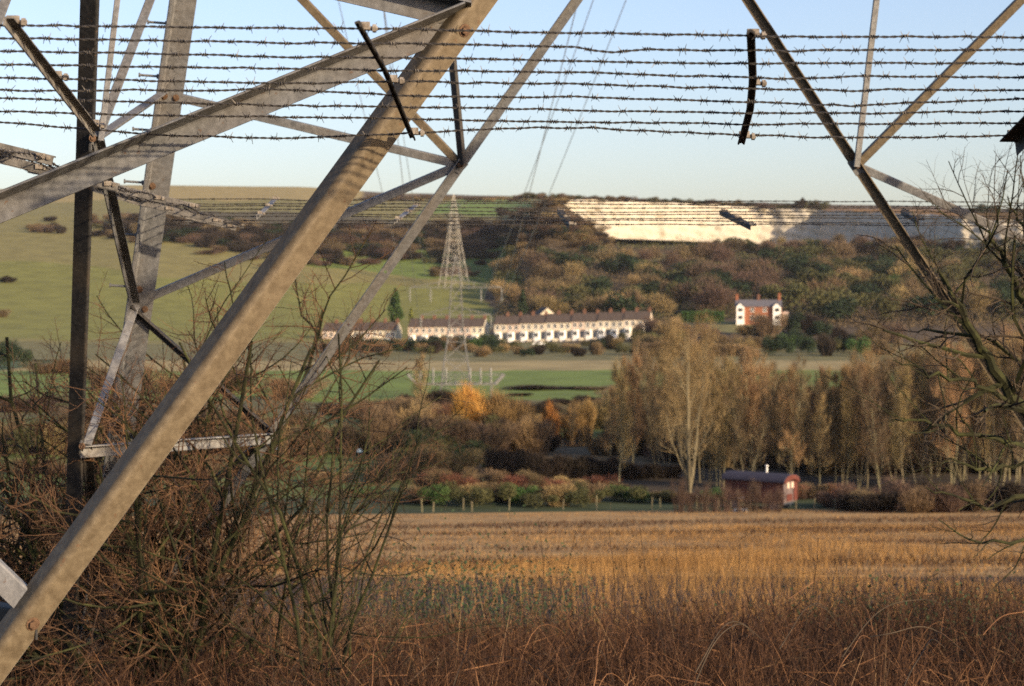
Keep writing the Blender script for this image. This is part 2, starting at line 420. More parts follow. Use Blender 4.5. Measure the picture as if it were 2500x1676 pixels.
up = np.array([0, 0, 1.])
for face, (ax, nn) in FACES.items():
    ax = np.array([*ax, 0.]); nout = np.array([*nn, TB]); nout /= np.linalg.norm(nout); nin = -nout
    for side in (-1, 1):
        foot, apex = diag(face, side, -.35), diag(face, side, TZA)
        t = (apex - foot) / np.linalg.norm(apex - foot)
        pu = ortho(t, up)                      # in the face, square to the bar, on its upper side
        pu = pu - nout * (pu @ nout); pu /= np.linalg.norm(pu)
        c, s_ = math.cos(math.radians(50)), math.sin(math.radians(50))
        if face == 'near' or face == 'right':
            off = nout * .03 + pu * .022
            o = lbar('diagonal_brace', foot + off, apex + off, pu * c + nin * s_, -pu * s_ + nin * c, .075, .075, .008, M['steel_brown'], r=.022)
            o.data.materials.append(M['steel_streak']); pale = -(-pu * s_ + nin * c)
            for pg in o.data.polygons:          # bleached, streaked upper side; paler colour also stands in for light on it
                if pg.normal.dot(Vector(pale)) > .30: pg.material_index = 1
        elif face == 'left' and side > 0:
            nv = np.array([-.32, -.80, -.5]); nv = ortho(t, nv)
            right = np.cross(nv, t); right = right if right[0] > 0 else -right
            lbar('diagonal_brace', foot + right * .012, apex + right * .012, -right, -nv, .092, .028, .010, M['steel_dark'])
        else:
            hs = (3.55, 3.95) if (face == 'far') else ()
            lbar('diagonal_brace', foot + pu * .03, apex + pu * .03, -pu, nin, .062, .04, .007, M['steel'] if side < 0 else M['steel_brown'], holes=hs)
        # redundant members of this half face
        n2, n1 = diag(face, side, TZ2), diag(face, side, TZ1)
        ins = nin * .014
        lg = lambda z: legpt(face, side, z)
        wide = .075 if face in ('near', 'right') else (.05 if face == 'far' else .056)
        def strut(P, Q, mm, w=wide, heel=up, e2=nin, o=ins, w2=.05, t=.007):
            P, Q = P + o, Q + o
            a = (Q - P) / np.linalg.norm(Q - P)
            h = ortho(a, heel); h = h - nout * (h @ nout); h /= np.linalg.norm(h)
            return lbar('strut', P + h * w / 2, Q + h * w / 2, -h, e2, w, w2, t, mm)
        mG = 'steel_brown' if face == 'far' else 'steel'
        e2s = nout if face == 'far' else nin
        if face == 'near':                 # flange on top reaching outwards: its shaded underside shows
            strut(n2, lg(ZJ), M['steel'], w=.068, w2=.07, e2=nout)
            strut(n2, lg(ZK), M['steel'], w=.066, w2=.075, e2=nout)
        else:
            if not (face == 'far' and side > 0):
                strut(n2, lg(ZJ), M['steel'], e2=e2s)
            strut(n2, lg(ZK), M['steel'], e2=e2s)
        strut(n2, lg(ZG), M[mG], heel=up, e2=e2s)
        top = diag(face, side, TZ2) + (lg(TZA) - diag(face, side, TZ2)) * np.array([.10, .10, 0]) ; top[2] = TZA
        top = top + nin * (hw(TZ2) - hw(TZA)) * .5
        P, Q = n2 + ins * 3, top + ins * 3
        if face == 'far' and side < 0:
            nv = np.array([-.75, -.66, 0]); rt = np.array([.66, -.75, 0])
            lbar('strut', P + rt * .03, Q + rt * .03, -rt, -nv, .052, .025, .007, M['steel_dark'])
        else:
            lbar('strut', P - ax * side * .03, Q - ax * side * .03, ax * side, nin, .040, .03, .006, M['steel_pale'])
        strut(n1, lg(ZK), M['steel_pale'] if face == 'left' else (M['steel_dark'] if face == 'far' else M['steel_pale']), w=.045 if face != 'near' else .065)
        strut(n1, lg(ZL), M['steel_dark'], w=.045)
        if face != 'near':
            plate(n2 + nin * .008, nout, t, .10, .075); plate(n1 + nin * .008, nout, t, .10, .07)
    A, B = diag(face, -1, TZA), diag(face, 1, TZA)
    P, Q = legpt(face, -1, TZA), legpt(face, 1, TZA)
    lbar('horizontal_brace', P, Q, (0, 0, -1), nin, .10, .08, .009, M['steel'])
# hip braces between neighbouring faces at the lower nodes
for f1, s1, f2, s2 in (('far', -1, 'left', 1), ('far', 1, 'right', 1), ('near', -1, 'left', -1), ('near', 1, 'right', -1)):
    P, Q = diag(f1, s1, TZ1), diag(f2, s2, TZ1)
    a = (Q - P) / np.linalg.norm(Q - P)
    inn = np.array([-P[0], -P[1], 0]); inn /= np.linalg.norm(inn)
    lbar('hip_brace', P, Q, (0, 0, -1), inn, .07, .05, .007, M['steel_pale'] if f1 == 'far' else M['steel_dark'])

def on_near(z, du=0.0, dn=.0):            # outer faces of the close left diagonal
    return diag('near', -1, z)
tA = diag('near', -1, 3) - diag('near', -1, 2); tA /= np.linalg.norm(tA)
noA = np.array([0, -1, TB]); noA /= np.linalg.norm(noA)
puA = ortho(tA, up); puA = puA - noA * (puA @ noA); puA /= np.linalg.norm(puA)
cA, sA = math.cos(math.radians(50)), math.sin(math.radians(50))
e1A, e2A = puA * cA - noA * sA, -puA * sA - noA * cA
for z in (TZ1 - .02, TZ2 - .03, TZ2 + .10):
    heel = diag('near', -1, z) + noA * .03 + puA * .022
    bolt(heel + e2A * .043 - e1A * .0, -e1A, 1.0)
# bolts at the other nodes and on the far left leg, step bolts up that leg
nf = np.array([0, -1, 0.])
for p in (diag('far', -1, TZ2), diag('far', 1, TZ2), diag('far', 1, TZ2) + np.array([-.03, 0, .06]), diag('far', -1, TZ1)):
    bolt(p + nf * .03, nf, 1.0)
bolt(diag('left', 1, TZ2) + np.array([.02, -.05, 0]), (.5, -.85, 0)); bolt(diag('left', 1, TZ1) + np.array([.02, -.05, 0]), (.5, -.85, 0))
for z, dx in ((ZJ - .02, .035), (ZJ - .03, .105), (ZJ - .55, .04), (ZK + .1, .05), (ZK - .02, .10)):
    bolt(corner(-1, 1, z) + np.array([dx, -.017, 0]), nf, 1.1)
sb = None
for k in range(9):
    z = leg_z(62) + .31 * (3 - k)
    if sb is None:
        mb = MB(); mb.tube([(0, 0, 0), (-.11, 0, .008)], .0075, 7, cap=True); mb.tube([(-.11, 0, .008), (-.118, 0, .008)], .014, 7, cap=True)
        mb.tube([(0, 0, 0), (-.012, 0, 0)], .015, 6, cap=True)
        sb = mb.build('step_bolt', M['steel'], pyl); o = sb
    else:
        o = sb.copy(); COL.objects.link(o); o.parent = pyl
    o.location = corner(-1, 1, z) + np.array([0, -.06 if k % 2 else -.10, 0])

# ---- anti-climbing guard: barbed strands on raked bracket bars
def barbed(mbw, path, twist=.042, r=.0018, gap=.067, seed=0, dr=.0017, spike=.016, fine=True):
    """two wires twisted round each other along path, with four-pointed barbs"""
    rg = np.random.default_rng(seed)
    path = np.asarray(path, float)
    seg = np.linalg.norm(np.diff(path, axis=0), axis=1); L = np.concatenate([[0], np.cumsum(seg)])
    step = .0085 if fine else .03
    s = np.arange(0, L[-1], step)
    c = np.stack([np.interp(s, L, path[:, i]) for i in range(3)], 1)
    t = np.gradient(c, axis=0); t /= np.linalg.norm(t, axis=1)[:, None]
    e1 = np.cross(t, [0.05, .1, 1.]); e1 /= np.linalg.norm(e1, axis=1)[:, None]; e2 = np.cross(t, e1)
    ph = s / twist * 2 * math.pi + 1.2 * np.sin(s * 7 + seed)
    for k in (0, math.pi):
        a = ph + k
        mbw.tube(c + dr * (np.cos(a)[:, None] * e1 + np.sin(a)[:, None] * e2), r, 4)
    x = rg.uniform(0, gap)
    while x < L[-1] - .02:
        i = min(int(x / step), len(s) - 2)
        p, tt, a1, a2 = c[i], t[i], e1[i], e2[i]
        q = np.linspace(0, 1, 9); a = q * 4 * math.pi + rg.uniform(0, 6)          # the coil of the barb
        mbw.tube(p + tt * ((q - .5) * .012)[:, None] + .0046 * (np.cos(a)[:, None] * a1 + np.sin(a)[:, None] * a2), .0016, 4)
        for sg in (-1, 1):
            b0 = rg.uniform(0, 2 * math.pi)
            for kk in (0, 1):
                b = b0 + kk * math.pi + rg.uniform(-.4, .4)
                d = math.cos(b) * a1 + math.sin(b) * a2 + tt * sg * rg.uniform(.1, .8)
                d /= np.linalg.norm(d)
                mbw.tube([p + tt * sg * .005, p + tt * sg * .005 + d * spike * rg.uniform(.75, 1.15)], [.0015, .0006], 3)
        x += gap * rg.uniform(.84, 1.2)

XS = [-260, 0, 400, 700, 1000, 1300, 1430, 1465, 1500, 1600, 1830, 1920, 2080, 2200, 2500, 2760]
ST = [
 [58, 62, 66, 70, 72, 80, 81, 82, 82, 84, 89, 90, 90, 90, 92, 94],
 [90, 93, 100, 105, 107, 113, 117, 130, 127, 121, 124, 124, 123, 123, 122, 122],
 [122, 126, 132, 139, 142, 147, 150, 150, 152, 154, 156, 156, 155, 155, 156, 158],
 [152, 158, 164, 169, 173, 176, 178, 179, 180, 184, 188, 194, 186, 187, 190, 192],
 [184, 190, 198, 205, 199, 205, 206, 207, 208, 211, 217, 219, 221, 220, 220, 222],
 [216, 222, 221, 219, 235, 238, 236, 238, 240, 243, 250, 253, 260, 252, 242, 240],
 [234, 240, 252, 258, 262, 267, 271, 270, 272, 273, 276, 277, 277, 276, 272, 270],
 [264, 273, 283, 286, 291, 297, 299, 299, 300, 300, 304, 304, 303, 303, 301, 300],
 [288, 298, 331, 340, 325, 312, 313, 314, 316, 321, 332, 334, 336, 336, 332, 330]]
xx = np.arange(-260, 2761, 45)
def near_depth(px, i):
    y = 4.56 + .76 * i / 8
    return y + TROT * (px - 1250) / F * y
for i, st in enumerate(ST):
    ys = np.interp(xx, XS, st) + RNG.normal(0, .9, len(xx))
    mbw = MB()
    barbed(mbw, [toL(U(x, y, near_depth(x, i))) for x, y in zip(xx, ys)], seed=i)
    mbw.build('barbed_wire', M['wire'], pyl)
def far_strand(i, Z=0):
    mbw = MB()
    y0 = 11.9 + .78 * i / 7
    sag = RNG.uniform(0, 6.28)
    path = []
    for px in np.arange(420, 2900, 110):
        y = y0 + TROT * (px - 1250) / F * y0
        py = 548 - (548 - 491) * i / 7 - .010 * (1250 - px) * .35
        path.append(toL(U(px, py + 1.6 * math.sin(px * .004 + sag) + RNG.normal(0, .8), y)))
    barbed(mbw, path, seed=40 + i, fine=False, gap=.075, r=.0022, spike=.018)
    mbw.build('barbed_wire', M['wire'], pyl)
for i in range(8): far_strand(i)
for i in range(9):                          # strands along the left face
    mbw = MB(); f = i / 8
    X = -3.42 + .78 * f; z = .64 - .19 * f
    path = [(X + .01 * math.sin(k + i), y, z + .3175 * DT + .012 * math.sin(k * 1.7 + i * 2)) for k, y in enumerate(np.linspace(-4.1, 3.95, 26))]
    barbed(mbw, path, seed=70 + i, fine=i > 3, gap=.07)
    mbw.build('barbed_wire', M['wire'], pyl)

def bracket(pts, w=.03, m='steel', flip=1, nb=3, face=(0, 0, 1.)):
    """bracket bar: a thin angle carried along bent points, bolted wire clips on it"""
    pts = [np.asarray(p, float) for p in pts]
    mb = MB()
    for a, b in zip(pts[:-1], pts[1:]):
        d = (b - a) / np.linalg.norm(b - a)
        e1 = ortho(d, np.cross(d, face)); e2 = np.cross(d, e1)
        if e2[2] > 0: e2 = -e2
        mb.prism(L_prof(w, w * .9, .005), a - d * .004 - e1 * w / 2, b + d * .004 - e1 * w / 2, e1, e2)
    o = mb.build('guard_bracket', M[m], pyl)
    L = np.array([0] + [np.linalg.norm(b - a) for a, b in zip(pts[:-1], pts[1:])]).cumsum()
    for k in range(nb):
        f = L[-1] * (.04 + .92 * k / max(nb - 1, 1))
        p = np.array([np.interp(f, L, [q[i] for q in pts]) for i in range(3)])
        d = np.array([1., 0, 0]) * flip
        c = MB()
        c.tube([p - d * .010, p + d * .032], .0055, 6, cap=True)
        c.tube([p + d * .020, p + d * .029], .010, 6, cap=True)
        c.box(p + np.array([0, 0, .006]), (.028, .014, .018))
        c.build('clip', M['clip'], o)
    return o
def nb_pts(pl):
    r = []
    for px, py in pl:
        f = np.clip((py - 60) / 270, 0, 1)
        y = 4.50 + .86 * f
        r.append(toL(U(px, py, y + TROT * (px - 1250) / F * y - .006)))
    return r
bracket(nb_pts([(22, 42), (130, 180), (236, 316)]), w=.025, m='wood_bar')
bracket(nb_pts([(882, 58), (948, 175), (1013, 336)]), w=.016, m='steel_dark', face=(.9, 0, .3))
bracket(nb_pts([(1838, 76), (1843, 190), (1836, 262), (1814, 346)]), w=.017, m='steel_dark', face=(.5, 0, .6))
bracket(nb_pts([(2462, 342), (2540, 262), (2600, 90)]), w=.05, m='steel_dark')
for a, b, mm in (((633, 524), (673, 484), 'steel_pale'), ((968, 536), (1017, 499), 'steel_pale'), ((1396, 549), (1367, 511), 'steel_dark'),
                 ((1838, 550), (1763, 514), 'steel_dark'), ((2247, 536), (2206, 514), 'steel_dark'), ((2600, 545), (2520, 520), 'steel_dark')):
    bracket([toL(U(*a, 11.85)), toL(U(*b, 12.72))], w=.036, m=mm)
for y, dz in ((-3.1, 0), (-2.0, .01), (-.75, -.01), (.55, 0), (1.75, .02), (2.75, -.02), (3.45, -.03), (3.9, 0)):
    bracket([(-2.60, y, .44 + .3175 * DT + dz), (-3.05, y + .02, .55 + .3175 * DT + dz), (-3.50, y, .66 + .3175 * DT)], w=.034, m='wood_bar', flip=1, nb=4, face=(0, 1, 0))
# ------------------------------------------------------------------ plants: branch growing
def grow(rg, p, d, L, r, lev, maxl, out, kids, seg=5, wander=.16, lift=.05, spread=(35, 70), ratio=(.35, .6), rr=.5, start=.2):
    """one limb and its side limbs; out collects (points, radius at foot, radius at tip, level)"""
    pts = [np.array(p, float)]; d = np.array(d, float)
    for k in range(seg):
        d = d + rg.normal(0, wander, 3); d[2] += lift if not isinstance(lift, (list, tuple)) else lift[min(lev, len(lift) - 1)]
        d /= np.linalg.norm(d); pts.append(pts[-1] + d * L / seg)
    pts = np.array(pts); out.append((pts, r, r * .45, lev))
    if lev >= maxl: return
    n = kids[lev]
    for k in range(n):
        f = start + (1 - start) * (k + rg.uniform(.1, .9)) / n
        x = f * seg; i = min(int(x), seg - 1); q = pts[i] + (pts[i + 1] - pts[i]) * (x - i)
        ax = pts[i + 1] - pts[i]; ax /= np.linalg.norm(ax)
        s = np.cross(ax, rg.normal(0, 1, 3)); s /= np.linalg.norm(s) + 1e-9
        an = math.radians(rg.uniform(*spread))
        nd = ax * math.cos(an) + s * math.sin(an)
        grow(rg, q, nd, L * rg.uniform(*ratio) * (1.15 - .5 * f), r * rr * (1.1 - .45 * f), lev + 1, maxl, out, kids, max(3, seg - 1), wander, lift, spread, ratio, rr, start)

def ribbons(mb, a, b, w, m=0, up=None):
    """many thin tapering blades at once: a, b (n,3) and widths w"""
    n = len(a); d = b - a
    s = np.cross(d, RNG.normal(0, 1, (n, 3))); s /= np.linalg.norm(s, axis=1)[:, None] + 1e-9
    w = np.broadcast_to(np.asarray(w, float), (n,))[:, None]
    v = np.stack([a - s * w, a + s * w, b], 1).reshape(-1, 3)
    mb.add(v, tris=np.arange(3 * n).reshape(-1, 3), m=m)

def leafquads(mb, c, size, m=0, flat=0.0):
    n = len(c); a = RNG.normal(0, 1, (n, 3)); a[:, 2] *= 1 - flat; a /= np.linalg.norm(a, axis=1)[:, None]
    b = np.cross(a, RNG.normal(0, 1, (n, 3))); b /= np.linalg.norm(b, axis=1)[:, None]
    s = np.broadcast_to(np.asarray(size, float), (n,))[:, None]
    v = np.stack([c - a * s - b * s * .3, c + b * s * .6, c + a * s, c - b * s * .6 + a * s * .2], 1).reshape(-1, 3)
    mb.add(v, quads=np.arange(4 * n).reshape(-1, 4), m=m)

M['moss_bark'] = mat('mossy_bark', (.014, .015, .008), (.052, .058, .018), scale=7, detail=6, rough=.95, c3=(.027, .028, .011))
M['twig_red'] = mat('reddish_twigs', (.05, .030, .017), (.17, .093, .046), scale=3, detail=3, rough=.75, c3=(.10, .055, .030))
M['twig_tan'] = mat('tan_twigs', (.05, .030, .017), (.17, .10, .052), scale=3, detail=3, rough=.75, c3=(.14, .085, .048))
M['twig_dark'] = mat('dark_twigs', (.028, .022, .017), (.075, .055, .035), scale=3, rough=.8)
M['stem_brown'] = mat('dead_stems', (.020, .010, .006), (.10, .048, .022), scale=2.2, detail=6, rough=.85, c3=(.046, .022, .012))
M['stem_pale'] = mat('pale_dead_stalks', (.11, .066, .034), (.24, .15, .078), scale=3, rough=.85)
M['stem_mid'] = mat('russet_stalks', (.085, .040, .017), (.27, .135, .062), scale=2.5, detail=4, rough=.85, c3=(.15, .074, .034))
M['grass_gold'] = mat('golden_dry_grass', (.13, .066, .022), (.42, .245, .085), scale=.45, detail=8, rough=.9, c3=(.26, .145, .048))
M['nettle'] = mat('dark_green_weeds', (.018, .036, .018), (.045, .072, .030), scale=4, rough=.8)

def plant_from(out, name, parent, m_stem, m_twig, split, loc=(0, 0, 0)):
    A, B = MB(), MB()
    for pts, r0, r1, lev in out:
        k = len(pts)
        (A if lev < split else B).tube(pts, np.linspace(r0, r1, k), 6 if lev == 0 else (4 if lev < 3 else 3))
    A.build('branches', m_stem, parent); B.build('twigs', m_twig, parent)

def near_bush(seed, x, y, stems, H, spread, label, kids=(6, 6, 5), split=2, rad=.028, m2='twig_red', maxl=3, tilt=(5, 50), bias=(0, 0)):
    rg = np.random.default_rng(seed); z = G(x, y)
    root = tag(empty('bare_bush', (x, y, z)), label, 'bush')
    out = []
    for k in range(stems):
        az = rg.uniform(0, 2 * math.pi); ti = math.radians(rg.uniform(*tilt))
        d = np.array([math.cos(az) * math.sin(ti) + bias[0] * math.sin(ti), math.sin(az) * math.sin(ti) + bias[1], math.cos(ti)])
        p = np.array([math.cos(az), math.sin(az), 0]) * rg.uniform(0, spread) + [0, 0, -.05]
        L = H * rg.uniform(.65, 1.05) * (1 - .25 * ti)
        grow(rg, p, d, L, rad * rg.uniform(.6, 1.2), 0, maxl, out, kids, seg=7, wander=.13, lift=[.02, .06, .05, .04], spread=(30, 75), ratio=(.30, .52), rr=.5)
    plant_from(out, 'bush', root, M['moss_bark'], M[m2], split)
    return root
near_bush(5, -2.26, 12.15, 27, 3.15, .40, 'mossy multi-stemmed bare bush tangled through the far left pylon leg', kids=(10, 10, 6), tilt=(2, 42), rad=.023, split=2, bias=(.05, 0))
near_bush(8, -3.75, 13.0, 14, 2.75, .3, 'dark leafless bush at the left edge beyond the vertical pylon bar', kids=(8, 7, 5), m2='twig_dark', tilt=(5, 65))
near_bush(13, -1.15, 12.0, 10, 1.6, .25, 'low sprawling reddish bare bush right of the mossy bush', kids=(9, 9, 6), rad=.014, m2='twig_tan', tilt=(12, 75), bias=(.0, 0))
near_bush(17, -1.12, 11.3, 7, 2.6, .12, 'slender upright twiggy shrub standing just right of the mossy bush', kids=(7, 6, 4), rad=.013, m2='twig_dark', tilt=(0, 13))

# tree reaching in from the right edge
rg = np.random.default_rng(21)
tx, ty = 3.55, 11.0
root = tag(empty('bare_tree', (tx, ty, G(tx, ty))), 'dark bare tree leaning in from the right edge with drooping branches', 'tree')
O = np.array([tx, ty, G(tx, ty)])
out = []
def limb(pts, r0, r1, kids, maxl, lv=0, L=.9, lift=(.0, .03, .02, .0), spread=(25, 65), dens=6):
    P = np.array([U(*q) for q in pts]) - O
    t = np.linspace(0, 1, len(P)); tt = np.linspace(0, 1, 14)
    Q = np.stack([np.interp(tt, t, P[:, i]) for i in range(3)], 1); Q[1:-1] += rg.normal(0, .012, (12, 3))
    out.append((Q, r0, r1, lv))
    for k in range(dens):
        f = .15 + .85 * (k + rg.uniform(0, 1)) / dens; i = min(int(f * 13), 12)
        ax = Q[i + 1] - Q[i]; ax /= np.linalg.norm(ax)
        s = np.cross(ax, rg.normal(0, 1, 3)); s /= np.linalg.norm(s); an = math.radians(rg.uniform(*spread))
        grow(rg, Q[i], ax * math.cos(an) + s * math.sin(an), L * rg.uniform(.5, 1), (r0 * (1 - f) + r1 * f) * .55, 1, maxl, out, kids, 5, .16, list(lift), (25, 65), (.35, .6), .5)
out.append((np.array([[0, 0, -.2], [-.03, .02, .5], [-.05, 0, 1.0], (U(2560, 1040, 11) - O)]), .10, .07, 0))
limb([(2560, 1040, 11), (2480, 985, 10.9), (2425, 900, 10.8), (2385, 830, 10.7), (2330, 735, 10.6), (2290, 660, 10.6)], .042, .010, (0, 6, 5, 4), 3, dens=11)
limb([(2560, 1040, 11), (2530, 860, 10.9), (2500, 730, 10.8), (2440, 620, 10.7), (2380, 545, 10.7)], .035, .006, (0, 6, 5, 4), 3, dens=10)
limb([(2560, 1000, 11), (2530, 700, 11), (2500, 560, 11), (2460, 480, 11)], .03, .004, (0, 5, 4, 3), 3, L=.6, dens=7)
limb([(2480, 985, 10.9), (2360, 930, 10.7), (2250, 905, 10.6), (2180, 880, 10.5)], .016, .003, (0, 5, 4), 2, L=.5, dens=9)
limb([(2540, 1100, 11), (2420, 1075, 10.8), (2320, 1050, 10.7), (2230, 1020, 10.6), (2170, 1040, 10.6)], .018, .003, (0, 5, 4), 2, L=.55, dens=9)
limb([(2600, 1180, 11), (2500, 1215, 10.9), (2420, 1240, 10.8), (2330, 1210, 10.7), (2260, 1190, 10.7)], .02, .003, (0, 5, 4), 2, L=.5, dens=8)
limb([(2600, 1270, 11), (2540, 1318, 10.9), (2440, 1330, 10.8), (2350, 1310, 10.8), (2290, 1268, 10.7)], .014, .003, (0, 5, 4), 2, L=.32, dens=8)
limb([(2560, 1040, 11), (2520, 1120, 10.9), (2440, 1150, 10.8), (2370, 1140, 10.7), (2310, 1120, 10.7)], .02, .004, (0, 5, 4), 2, L=.5, dens=9)
A, B = MB(), MB()
for pts, r0, r1, lev in out:
    (A if lev < 2 else B).tube(pts, np.linspace(r0, r1, len(pts)), 7 if lev == 0 else (4 if lev < 3 else 3))
A.build('trunk', M['moss_bark'], root); B.build('crown', M['twig_dark'], root)

# ------------------------------------------------------------------ rough grass and weeds in front
def scatter(n, y0, y1, margin=1.25, pw=1.0):
    y = (RNG.uniform(y0 ** (1 + pw), y1 ** (1 + pw), n)) ** (1 / (1 + pw))
    x = RNG.uniform(-1, 1, n) * y * .268 * margin
    return np.stack([x, y, gz(x, y)], 1)
def clump_mask(p, s=.9, t=0.0, ph=0):
    return wob(p[:, 0] * 2.2 * s + ph, p[:, 1] * 1.7 * s + ph) > t
def stems(mb, base, h, w, lean=.18, segs=3, m=0, curl=.25):
    """bent upright stalks as thin three-sided blades"""
    n = len(base); d = RNG.normal(0, lean, (n, 3)); d[:, 2] = 1; d /= np.linalg.norm(d, axis=1)[:, None]
    s = RNG.normal(0, 1, (n, 3)); s[:, 2] = 0; s /= np.linalg.norm(s, axis=1)[:, None]
    cv = RNG.normal(0, curl, (n, 3)); cv[:, 2] = -abs(cv[:, 2]) * .6
    pts = []
    for k in range(segs + 1):
        f = k / segs; pts.append(base + d * (h * f)[:, None] + cv * (h * f * f)[:, None])
    v = []
    for k in range(segs + 1):
        ww = (w * (1 - .75 * k / segs))[:, None]
        v += [pts[k] - s * ww, pts[k] + s * ww]
    v = np.stack(v, 1); K = 2 * (segs + 1)
    i = np.arange(n)[:, None] * K; q = []
    for k in range(segs):
        q.append(np.stack([i[:, 0] + 2 * k, i[:, 0] + 2 * k + 1, i[:, 0] + 2 * k + 3, i[:, 0] + 2 * k + 2], 1))
    mb.add(v.reshape(-1, 3), quads=np.concatenate(q), m=m)
    return pts

mb = MB()
b = scatter(26000, 4.6, 17.5); b = b[(b[:, 1] > 6) | (abs(b[:, 0]) < 3)]
hh = .52 + .11 * wob(b[:, 0] * 2, b[:, 1] * 1.5) + RNG.uniform(-.22, .28, len(b)); hh = np.clip(hh, .12, 1.15)
pts = stems(mb, b, hh, RNG.uniform(.0012, .0032, len(b)) * (1 + b[:, 1] / 30), lean=.16, m=0)
# side twiglets with seed heads
k = RNG.integers(0, len(b), 42000); f = RNG.uniform(.35, 1, len(k))
j = np.minimum((f * 3).astype(int), 2); P3 = np.stack(pts, 1); fr = (f * 3 - j)[:, None]
q0 = P3[k, j] * (1 - fr) + P3[k, j + 1] * fr
dd = RNG.normal(0, .055, (len(k), 3)); dd[:, 2] = abs(dd[:, 2]) * .8 + .01
ribbons(mb, q0, q0 + dd, .0016, m=0)
k = k[:9000]; ribbons(mb, q0[:9000] + dd[:9000] * .6, q0[:9000] + dd[:9000] * 1.1 + [0, 0, .01], .0042, m=0)
# tangled fallen litter
b = scatter(22000, 4.6, 17); b[:, 2] += RNG.uniform(.02, .5, len(b)) ** 1.4
dd = RNG.normal(0, .16, (len(b), 3)); dd[:, 2] *= .45
ribbons(mb, b, b + dd, RNG.uniform(.0014, .0036, len(b)), m=0)
# stouter bent stalks and broken stems catching the light
b = scatter(7000, 5, 17); pts = stems(mb, b, RNG.uniform(.25, .95, len(b)), RNG.uniform(.0018, .0038, len(b)), lean=.32, m=4, curl=.4, segs=4)
b = scatter(2600, 5, 16); b[:, 2] += RNG.uniform(.05, .6, len(b)); dd = RNG.normal(0, .22, (len(b), 3)); dd[:, 2] *= .6
ribbons(mb, b, b + dd, RNG.uniform(.002, .0045, len(b)), m=4)
for q in range(420):                        # curling bramble runners through the tangle
    y = RNG.uniform(5.5, 14); x = RNG.uniform(-.3, .3) * y; z = G(x, y); L = RNG.uniform(.3, 1.0); az = RNG.uniform(0, 6.28); hh_ = RNG.uniform(.25, .7)
    t = np.linspace(0, 1, 11)
    P = np.stack([x + L * math.cos(az) * t, y + L * math.sin(az) * t, z + .15 + hh_ * np.sin(t * RNG.uniform(2, 3.2)) * (1 - .25 * t)], 1) + .02 * np.sin(np.outer(t * 6, [1, 1.3, .8]) + q)
    mb.tube(P, np.linspace(.0038, .0014, 11) * RNG.uniform(.6, 1.2), 4, m=int(RNG.choice([0, 2, 4, 4])))
# paler stalks
b = scatter(900, 5, 17); pts = stems(mb, b, RNG.uniform(.3, 1.0, len(b)), RNG.uniform(.0018, .0042, len(b)), lean=.3, m=1)
b = scatter(500, 5, 16); b[:, 2] += RNG.uniform(.2, .6, len(b)); dd = RNG.normal(0, .2, (len(b), 3)); dd[:, 2] *= .7
ribbons(mb, b, b + dd, RNG.uniform(.002, .005, len(b)), m=1)
# a few tall willowherb stalks standing above the rest
for px, d, h in ((1310, 13, 1.0), (1330, 14, 1.05), (1500, 14, 1.0), (1505, 13, .9), (1640, 12, 1.05), (1650, 13, .95), (1800, 13, .95), (1945, 12, 1.0), (2000, 13, 1.0), (2100, 14, .9), (2290, 14, .95), (2360, 13, .9), (1120, 13, .8), (930, 12, .9), (700, 11, .95), (1220, 15, .85)):
    x = (px - 1250) / F * d; z = G(x, d); n = 9; t = np.linspace(0, 1, n)
    ln = RNG.normal(0, .09, 2); P = np.stack([x + ln[0] * t + .03 * np.sin(t * 5 + px), d + ln[1] * t, z + (h + .25) * t], 1)
    mb.tube(P, np.linspace(.0045, .0014, n), 4, m=2)
    for q in range(7):
        s = P[3 + q % 6]; mb.tube([s, s + RNG.normal(0, .06, 3) + [0, 0, .05]], [.0016, .0008], 3, m=2)
# dark leafy patches (nettles, brambles)
for px, d, n, sx, sy, hz in ((860, 17.5, 1500, .5, .8, .9), (990, 17.5, 2200, .5, .8, .9), (1130, 18.5, 3200, .5, .9, 1.0), (1270, 19.5, 2200, .5, .8, .9), (2250, 16, 2200, .5, .9, .5), (2400, 15, 2800, .5, 1, .5), (2100, 17, 1200, .6, .8, .4), (1400, 9, 60, 1.2, .6, .2), (540, 9, 40, .3, .3, .3), (2060, 7, 60, .4, .3, .25)):
    x = (px - 1250) / F * d
    p = np.stack([RNG.normal(x, sx, n), RNG.normal(d, sy, n), np.zeros(n)], 1); p[:, 2] = gz(p[:, 0], p[:, 1]) + np.abs(RNG.normal(.28, hz * .38, n))
    leafquads(mb, p, RNG.uniform(.010, .022, n), m=3)
